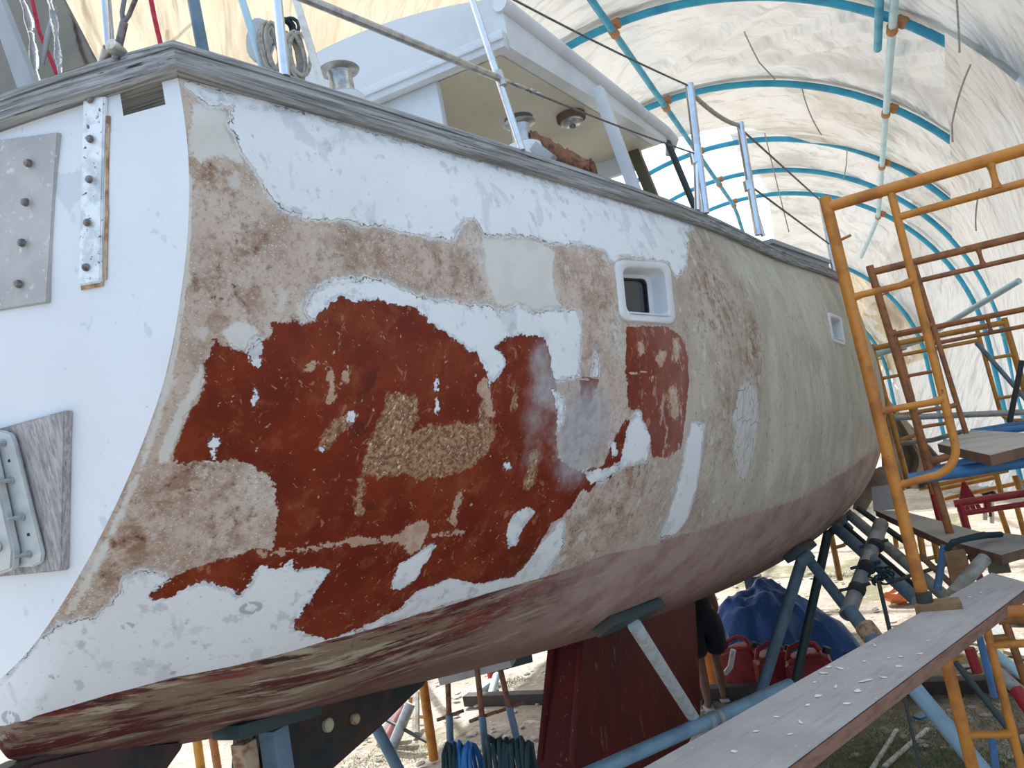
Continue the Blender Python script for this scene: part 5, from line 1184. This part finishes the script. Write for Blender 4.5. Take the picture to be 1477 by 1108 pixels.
m = MB(); m.tube([Q(556,1038,y=7.5), Q(616,1070,y=7.3)], .02, 8); solo(m, 'brace_rod', 'dark_steel', 'dark rod slanting down to the orange trestle leg', 'rod')
m = MB(); m.tube([Q(366,1072,y=5.5), Q(338,1120,y=5.2)], .014, 8); solo(m, 'brace_rod', 'strong_blue', 'thin blue rod by the squat steel stand', 'rod')
m = MB(); m.tube([Q(815,935,y=9.5), Q(803,955,y=9.4)], .03, 8); solo(m, 'brace_rod', 'dark_steel', 'short dark rod beside the thin red trestle leg', 'rod')
# big pipes and supports at the lower right, under the plank
def pipe_px(p, q, y, y2, r, mat, label): m = MB(); m.tube([Q(*p, y=y), Q(*q, y=y2)], r, 16); return solo(m, 'steel_pipe', mat, label, 'pipe')
pipe_px((1312,985),(1440,1140), 4.6, 4.3, .042, 'blue_pipe', 'thick pale blue pipe running down beneath the plank')
pipe_px((1370,945),(1500,1110), 4.9, 4.5, .016, 'green_dark', 'thin dark green rod slanting beneath the plank')
pipe_px((1425,958),(1520,1040), 5.0, 4.9, .034, 'grey_pipe', 'grey brown pipe with a red end at the lower right edge')
pipe_px((1422,932),(1500,995), 5.6, 5.6, .03, 'pale_blue', 'pale blue pipe crossing behind the lower frame')
pipe_px((1412,915),(1434,1005), 3.7, 3.7, .014, 'strong_blue', 'thin blue rod beside the legs of the lower frame')
pipe_px((1430,1060),(1440,1140), 4.0, 4.0, .016, 'strong_blue', 'dark blue rod low behind the lower frame rung')
pipe_px((1302,995),(1332,1130), 4.2, 4.0, .008, 'dark_steel', 'thin dark rod hanging below the edge of the plank')
pipe_px((1398,935),(1410,970), 5.4, 5.4, .03, 'red_paint', 'short red pipe standing behind the lower frame')
pipe_px((1466,995),(1490,1030), 4.9, 4.8, .036, 'red_paint', 'red pipe end at the lower right edge')
# lower right: second trestle and boards on the ground
B = ground_pt(1475, 1010); yy_ = 5.2
t = thing('scaffold', Q(1470, 1000, y=yy_), 'rusty scaffold frame at the right edge below the plank end', 'scaffold frame')
for a, b, r, nm in [((1440,895),(1520,892),.026,'rail'), ((1450,897),(1488,1010),.022,'leg'), ((1420,922),(1458,919),.02,'rung'), ((1425,935),(1480,1110),.02,'leg')]:
    m = MB(); m.tube([Q(*a, y=yy_), Q(*b, y=yy_)], r, 12); m.build(nm, 'orange_rust', t)
for i, (p, q, w, mt, lb) in enumerate([((1430,905),(1447,925),.12,'galv','grey metal channel on the ground at the right edge'), ((1455,893),(1500,897),.3,'board_grey','white board lying at the right edge below the plank end'), ((1462,940),(1500,950),.25,'board_grey','pale board lying lower at the right edge'), ((1466,1072),(1510,1062),.12,'board_grey','grey board end on the grass at the right edge'), ((1464,1064),(1510,1056),.12,'timber','brown board end on the grass at the right edge')]):
    stick(p, q, w, .04, mt, 'ground_plank', lb, 'board')
# brown canvas hung at the bow end
def canvas():
    m = MB(); rows = []
    for i in range(26):
        f = i / 25; row = []
        for j in range(15):
            s = j / 14; px = lerp(1268, 1273, f) + s * (lerp(10, 84, min(1, f * 1.5)) if f < .75 else lerp(84, 60, (f - .75) * 4)); py = lerp(560, 705, f) + 12 * s * (1 - f)
            p = Q(px, py, y=9.6 + .25 * math.sin(s * 14 + 2 * f) * f + .5 * s); row.append(p)
        rows.append(row)
    m.grid(rows); o = m.build('canvas', 'brown_canvas', None); s_ = o.modifiers.new('thick', 'SOLIDIFY'); s_.thickness = .01; return tag(o, 'brown canvas hanging in folds beyond the bow end of the hull', 'canvas')
canvas()
m = MB(); rr = random.Random(5); pts = [(1240,735),(1246,715),(1252,700),(1275,695),(1300,690)]
m.tube([Q(*p, y=8.6) for p in pts], [.06, .09, .12, .15, .13], 12); 
for v in m.bm.verts: v.co += Vector((1, 1, 1)) * .04 * mnoise.noise(v.co * 7)
solo(m, 'canvas_roll', 'brown_canvas', 'rolled brown canvas tied under the hanging one', 'canvas')
m = MB(); m.tube([Q(1300,640,y=8.4), Q(1345,635,y=8.2), Q(1390,622,y=8.0)], .022, 8); solo(m, 'canvas_pole', 'grey_pipe', 'grey pole the brown canvas is tied to', 'pole')

# ------------------------------------------------------------------ ground
def ground():
    m = MB(); xs = np.concatenate([np.linspace(-40, -9, 12), np.linspace(-8.6, 5, 120), np.linspace(5.5, 30, 12)]); ys = np.concatenate([np.linspace(-12, 2, 10), np.linspace(2.4, 16, 150), np.linspace(16.5, 60, 24)])
    hz = lambda x, y: .035 * mnoise.noise(Vector((x * .8, y * .8, 0))) + .02 * mnoise.noise(Vector((x * 3, y * 3, 4))) - .03
    m.grid([[Vector((x, y, GZ + hz(x, y))) for y in ys] for x in xs]); o = m.build('ground', 'ground', None); o['kind'] = 'structure'; return o
ground()
# scattered stones and chips: too many to count
m = MB(); rr = random.Random(11)
for i in range(900):
    x = rr.uniform(-7.5, 3); y = rr.uniform(3.5, 15); s = rr.uniform(.012, .05)
    m.blob((x, y, GZ + s * .15), s, .3, 2, 1, i, (rr.uniform(.7, 1.6), rr.uniform(.7, 1.6), .4))
o = m.build('rubble', 'board_grey', None, smooth=False); tag(o, 'pale stones and chips scattered over the sandy ground', 'rubble', kind='stuff')
m = MB(); rr = random.Random(12)
spots = [(1380, 1090, .5), (1330, 1075, .35), (1290, 1100, .4), (1240, 1098, .4), (1450, 1020, .4), (735, 985, .22), (825, 955, .3), (600, 1085, .3), (1215, 830, .3), (1420, 1085, .5), (1195, 1100, .4), (530, 1100, .3), (1350, 1100, .6), (1310, 1050, .5), (1260, 1060, .5), (1420, 1040, .5), (1390, 1105, .3), (1400, 1100, .3), (1230, 1090, .5)]
for px, py, rad in spots:
    c = ground_pt(px, py)
    for i in range(380):
        a = rr.uniform(0, 2 * PI); r = rad * rr.random() ** .6; b = c + Vector((r * math.cos(a), r * math.sin(a), 0)); h = rr.uniform(.01, .045); d = Vector((rr.uniform(-.05, .05), rr.uniform(-.05, .05), h)); w = Vector((math.cos(a * 5), math.sin(a * 5), 0)) * .004
        m.bm.faces.new([m.bm.verts.new(p) for p in (b - w, b + w, b + d * .6 + w * .7, b + d)])
o = m.build('grass', 'weed', None, smooth=False); tag(o, 'short green weeds growing in the sand', 'grass', kind='stuff')

# ------------------------------------------------------------------ the tent
TXC, TR, TZC = -2.15, 5.0, 3.1
def hoop_c(y):      # centre, radius: the tent draws in beyond the bow
    k = max(0, (y - 21.5)) ; return TXC - .05 * k, TR - .22 * k, TZC - .02 * k
def hp3(y, a, dr=0.):
    cx, R, cz = hoop_c(y); return Vector((cx + (R + dr) * math.sin(a), y, cz + (R + dr) * math.cos(a)))
HY = [10.4, 13.5, 16.6, 19.0, 21.3, 25.4, 29.0]
hl = ['nearest turquoise tent hoop, overhead at the top of the view', 'second turquoise tent hoop, curving over the wheelhouse', 'third turquoise tent hoop, behind the stanchions', 'fourth turquoise tent hoop, seen low behind the stanchions', 'fifth turquoise tent hoop, its leg coming down at the right', 'sixth turquoise tent hoop, toward the far end', 'farthest turquoise tent hoop, at the far end']
for y, lb in zip(HY, hl):
    cx, R, cz = hoop_c(y); t = thing('tent_hoop', (cx, y, GZ), lb, 'tent hoop', 'turquoise tent hoops')
    m = MB(); m.tube([(cx + R, y, GZ)] + [hp3(y, a) for a in np.linspace(PI / 2, -PI / 2, 61)] + [(cx - R, y, GZ)], .055, 14); m.build('bow', 'hoop_blue', t)
    for a in (.745, 0., -.85):
        if y > 24: break
        m = MB(); c = hp3(y, a); tg_ = Vector((math.cos(a), 0, -math.sin(a)))
        m.lathe(c - tg_ * .02, tg_, [(.06, 0), (.074, .015), (.07, .06), (.077, .11), (.06, .14)], 12); m.lathe(hp3(y, a, -.11) - Vector((0, .1, 0)), (0, 1, 0), [(.055, 0), (.068, .02), (.064, .1), (.07, .16), (.055, .2)], 12); m.build('cloth_tie', 'tie', t)
def purlin(a0, ys, label, mat='pale_blue', r=.05, da=0.):
    pts = [hp3(y, a0 + da * max(0, y - 17), -.11) for y in ys]; m = MB(); m.tube(pts, r, 12); return solo(m, 'tent_purlin', mat, label, 'tent purlin', 'tent purlins')
purlin(.745, np.linspace(4, 24, 30), 'right pale blue tent purlin, running away overhead')
pp = [Q(815,-12,y=9.6), Q(905,72,y=10.9), Q(985,150,y=13.3), Q(1030,205,y=16), Q(1080,290,y=20)]
purlin(0., np.linspace(4, 24, 30), 'middle turquoise tent purlin, above the wheelhouse', 'hoop_blue')
purlin(-.85, np.linspace(4, 24, 30), 'left tent purlin, above the port side', 'hoop_blue')
m = MB(); m.tube([hp3(9.5, .715, -.16), hp3(11.0, .715, -.16)], .05, 12); solo(m, 'tent_purlin', 'hoop_blue', 'short doubled purlin pipe lashed to the right purlin overhead', 'tent purlin', 'tent purlins')
def sheet(name, y0, y1, a0, a1, mat, label, sag=.05, seed=0, dr=.07, ny=44, na=150, edge=0., edge2=None, wr=.05, foot=False, droop=0., phi=.6, amp=.05, skew=0.):
    """one sheet over the hoops: tight at the hoops, billowing and pulled into long folds between them"""
    m = MB(); rows = []; cp, sp = math.cos(phi), math.sin(phi)
    for i in range(ny + 1):
        v = i / ny; row = []; env = .15 + .85 * math.sin(PI * v) ** .7
        for j in range(na + 1):
            u = j / na; a = lerp(a0 + skew * v, a1, u)
            yy = lerp(y0 + (edge * mnoise.noise(Vector((u * 3, seed, 0)))), y1 + (edge2(u) if edge2 else 0) + edge * mnoise.noise(Vector((u * 3, seed, 9))), v)
            s_, q_ = a * 5 * cp + yy * sp, -a * 5 * sp + yy * cp
            f = mnoise.noise(Vector((s_ * 2.6, q_ * .22, seed))) + .6 * mnoise.noise(Vector((s_ * 6.0, q_ * .4, seed + 5)))
            f = (1 - abs(f) * 1.6) * amp
            w = env * (wr * mnoise.noise(Vector((a * 3.5, yy * .5, seed))) + f * (.4 + .6 * max(0, mnoise.noise(Vector((a * 1.5, yy * .4, seed + 8))) + .5)))
            row.append(hp3(yy, a, dr - droop * v * v * math.sin(PI * min(1, u * 1.15)) - sag * math.sin(PI * v) + abs(wr) * .4 + w - amp * .3))
        if foot:
            b = row[-1]; row += [Vector((b.x, b.y, lerp(b.z, GZ, k / 8) )) + Vector((.06 * mnoise.noise(Vector((b.y * 1.5, k * .5, seed))), 0, 0)) for k in range(1, 9)]
        rows.append(row)
    m.grid(rows); return tag(m.build(name, mat, None, angle=180), label, 'tarpaulin sheet', 'tent sheets')
D = math.radians
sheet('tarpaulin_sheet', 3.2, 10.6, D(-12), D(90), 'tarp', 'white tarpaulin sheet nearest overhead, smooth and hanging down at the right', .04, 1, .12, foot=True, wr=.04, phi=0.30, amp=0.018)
sheet('tarpaulin_sheet', 3.0, 9.2, D(-84), D(-13), 'tarp_beige', 'beige sheet over the port side', .04, 2, .13, wr=.06, phi=0.90, amp=0.085)
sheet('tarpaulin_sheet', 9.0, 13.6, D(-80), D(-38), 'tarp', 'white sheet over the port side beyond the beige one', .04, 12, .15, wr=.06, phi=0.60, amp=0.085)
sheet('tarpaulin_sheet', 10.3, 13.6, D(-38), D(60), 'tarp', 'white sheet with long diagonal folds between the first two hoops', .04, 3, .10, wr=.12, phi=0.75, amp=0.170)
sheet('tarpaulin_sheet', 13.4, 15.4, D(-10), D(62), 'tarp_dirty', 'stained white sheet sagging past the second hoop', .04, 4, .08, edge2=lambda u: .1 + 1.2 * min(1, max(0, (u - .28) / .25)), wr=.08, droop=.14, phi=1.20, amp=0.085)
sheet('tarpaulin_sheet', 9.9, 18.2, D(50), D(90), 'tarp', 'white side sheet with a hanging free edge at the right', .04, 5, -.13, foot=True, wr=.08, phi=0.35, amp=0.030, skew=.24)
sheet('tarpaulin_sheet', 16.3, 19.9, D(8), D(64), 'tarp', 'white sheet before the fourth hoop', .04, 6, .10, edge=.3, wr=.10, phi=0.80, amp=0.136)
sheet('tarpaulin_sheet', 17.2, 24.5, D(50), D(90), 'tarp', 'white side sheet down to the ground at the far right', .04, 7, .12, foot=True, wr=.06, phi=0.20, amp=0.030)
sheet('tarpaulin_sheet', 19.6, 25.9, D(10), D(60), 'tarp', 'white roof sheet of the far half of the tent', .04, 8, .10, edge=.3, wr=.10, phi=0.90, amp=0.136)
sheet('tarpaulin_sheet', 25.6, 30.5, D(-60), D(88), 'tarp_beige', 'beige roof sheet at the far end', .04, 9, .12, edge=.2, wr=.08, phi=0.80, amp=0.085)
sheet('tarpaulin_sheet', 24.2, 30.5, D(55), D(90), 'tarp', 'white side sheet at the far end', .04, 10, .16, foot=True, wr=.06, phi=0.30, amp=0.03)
# end wall
m = MB(); rows = []
for i in range(25):
    u = i / 24; row = []
    for j in range(20):
        v = j / 19; cx, R, cz = hoop_c(30.5); x = cx - R * .98 + 2 * R * .98 * u; zt = cz + math.sqrt(max(.02, R * R - (x - cx) ** 2)); row.append(Vector((x, 30.4 + .12 * mnoise.noise(Vector((x * 1.5, v * 2, 1))), lerp(GZ + .6, zt, v))))
    rows.append(row)
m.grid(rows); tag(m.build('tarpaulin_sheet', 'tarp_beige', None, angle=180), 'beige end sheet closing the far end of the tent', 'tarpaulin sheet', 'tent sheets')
# cords hanging against the sheets
for pts, y, lb in [([(1057,0),(1068,40),(1095,90),(1118,115)], 11.8, 'grey cord across the diagonal folds overhead'), ([(1380,0),(1383,40),(1384,76)], 9.0, 'grey cord on the smooth sheet at the top right'), ([(1400,93),(1381,135),(1373,180),(1374,205)], 9.6, 'short grey cord curling at the free edge of the side sheet'), ([(1157,128),(1165,165),(1185,195)], 13.2, 'grey cord below the second hoop'), ([(1222,210),(1222,240),(1216,260)], 16.5, 'grey cord hanging from the stained sheet'), ([(1103,192),(1118,255),(1138,335)], 15.0, 'long grey cord beyond the stanchions'), ([(1413,272),(1405,310),(1408,333)], 12.0, 'short grey cord on the sheet above the nearest frame')]:
    m = MB(); P = [Q(*p, y=y) for p in pts]; m.tube(bez(P[0], P[1] if len(P) > 2 else (P[0] + P[-1]) / 2, P[-1], 14) if len(P) < 4 else bez(P[0], P[1], P[2], 8) + [P[3]], .011, 6); solo(m, 'cord', 'cord', lb, 'cord')
# faded red frame standing outside the stern on the far side
t = thing('scaffold', Q(240, 66, y=6.0), 'faded red scaffold frame seen past the red rope at the stern', 'scaffold frame')
for p, q, nm in [((239,-20),(240,80),'leg'), ((165,0),(240,60),'brace'), ((238,8),(280,-8),'rail'), ((119,32),(200,95),'brace')]:
    m = MB(); m.tube([Q(*p, y=6.0), Q(*q, y=6.0)], .018, 10); m.build(nm, 'faded_red', t)
# tree beyond the tent, a glimpse of it above the wheelhouse
t = thing('tree', (-13.5, 15, GZ), 'green tree outside, glimpsed past the beige sheet', 'tree')
m = MB(); m.tube([(-13.5, 15, GZ), (-13.4, 15, 3), (-13.2, 15.1, 6)], [.25, .2, .1], 12); m.build('trunk', 'timber', t)
m = MB(); rr = random.Random(9)
for i in range(1500):
    d = Vector((rr.gauss(0, 1), rr.gauss(0, 1), rr.gauss(0, 1))).normalized() * 2.2 * rr.random() ** .4; c = Vector((-13.2, 15.1, 8)) + d; a = Vector((rr.uniform(-1, 1), rr.uniform(-1, 1), rr.uniform(-1, 1))).normalized(); b = a.orthogonal().normalized(); m.bm.faces.new([m.bm.verts.new(p) for p in (c - a * .14, c + b * .06, c + a * .14, c - b * .06)])
m.build('foliage', 'leaf_dark', t, smooth=False)

# ------------------------------------------------------------------ light
sun = bpy.data.lights.new('sun', 'SUN'); so = bpy.data.objects.new('sun', sun); COL.objects.link(so)
sun.energy = 9.0; sun.angle = math.radians(1.0); sun.color = (1, .98, .95)
SUN = Vector((-3.5, 4.0, 6.8)).normalized()
so.rotation_euler = SUN.to_track_quat('Z', 'Y').to_euler()
# hazy sky: white and bright round the sun, bluer and dimmer away from it
w = bpy.data.worlds.new('world'); SC.world = w; w.use_nodes = True; nt = w.node_tree; bg = nt.nodes['Background']
tc_ = nt.nodes.new('ShaderNodeTexCoord'); dot = nt.nodes.new('ShaderNodeVectorMath'); dot.operation = 'DOT_PRODUCT'; dot.inputs[1].default_value = SUN
nt.links.new(tc_.outputs['Generated'], dot.inputs[0])
cr = nt.nodes.new('ShaderNodeValToRGB'); mr = nt.nodes.new('ShaderNodeMapRange'); mr.inputs[1].default_value = -1; mr.inputs[2].default_value = 1
nt.links.new(dot.outputs['Value'], mr.inputs[0]); nt.links.new(mr.outputs[0], cr.inputs[0])
cr.color_ramp.elements[0].position = .25; cr.color_ramp.elements[0].color = (.51, .86, 1.42, 1)
cr.color_ramp.elements[1].position = .9; cr.color_ramp.elements[1].color = (2.4, 2.4, 2.4, 1)
e = cr.color_ramp.elements.new(.6); e.color = (.88, 1.14, 1.48, 1)
nt.links.new(cr.outputs[0], bg.inputs[0]); bg.inputs[1].default_value = 1.0
SC.view_settings.view_transform = 'Standard'; SC.view_settings.look = 'None'; SC.view_settings.exposure = -0.1; SC.view_settings.gamma = 1.0
SC.view_settings.use_curve_mapping = False
SC.cycles.max_bounces = 8; SC.cycles.diffuse_bounces = 5; SC.cycles.transmission_bounces = 6; SC.cycles.use_denoising = True
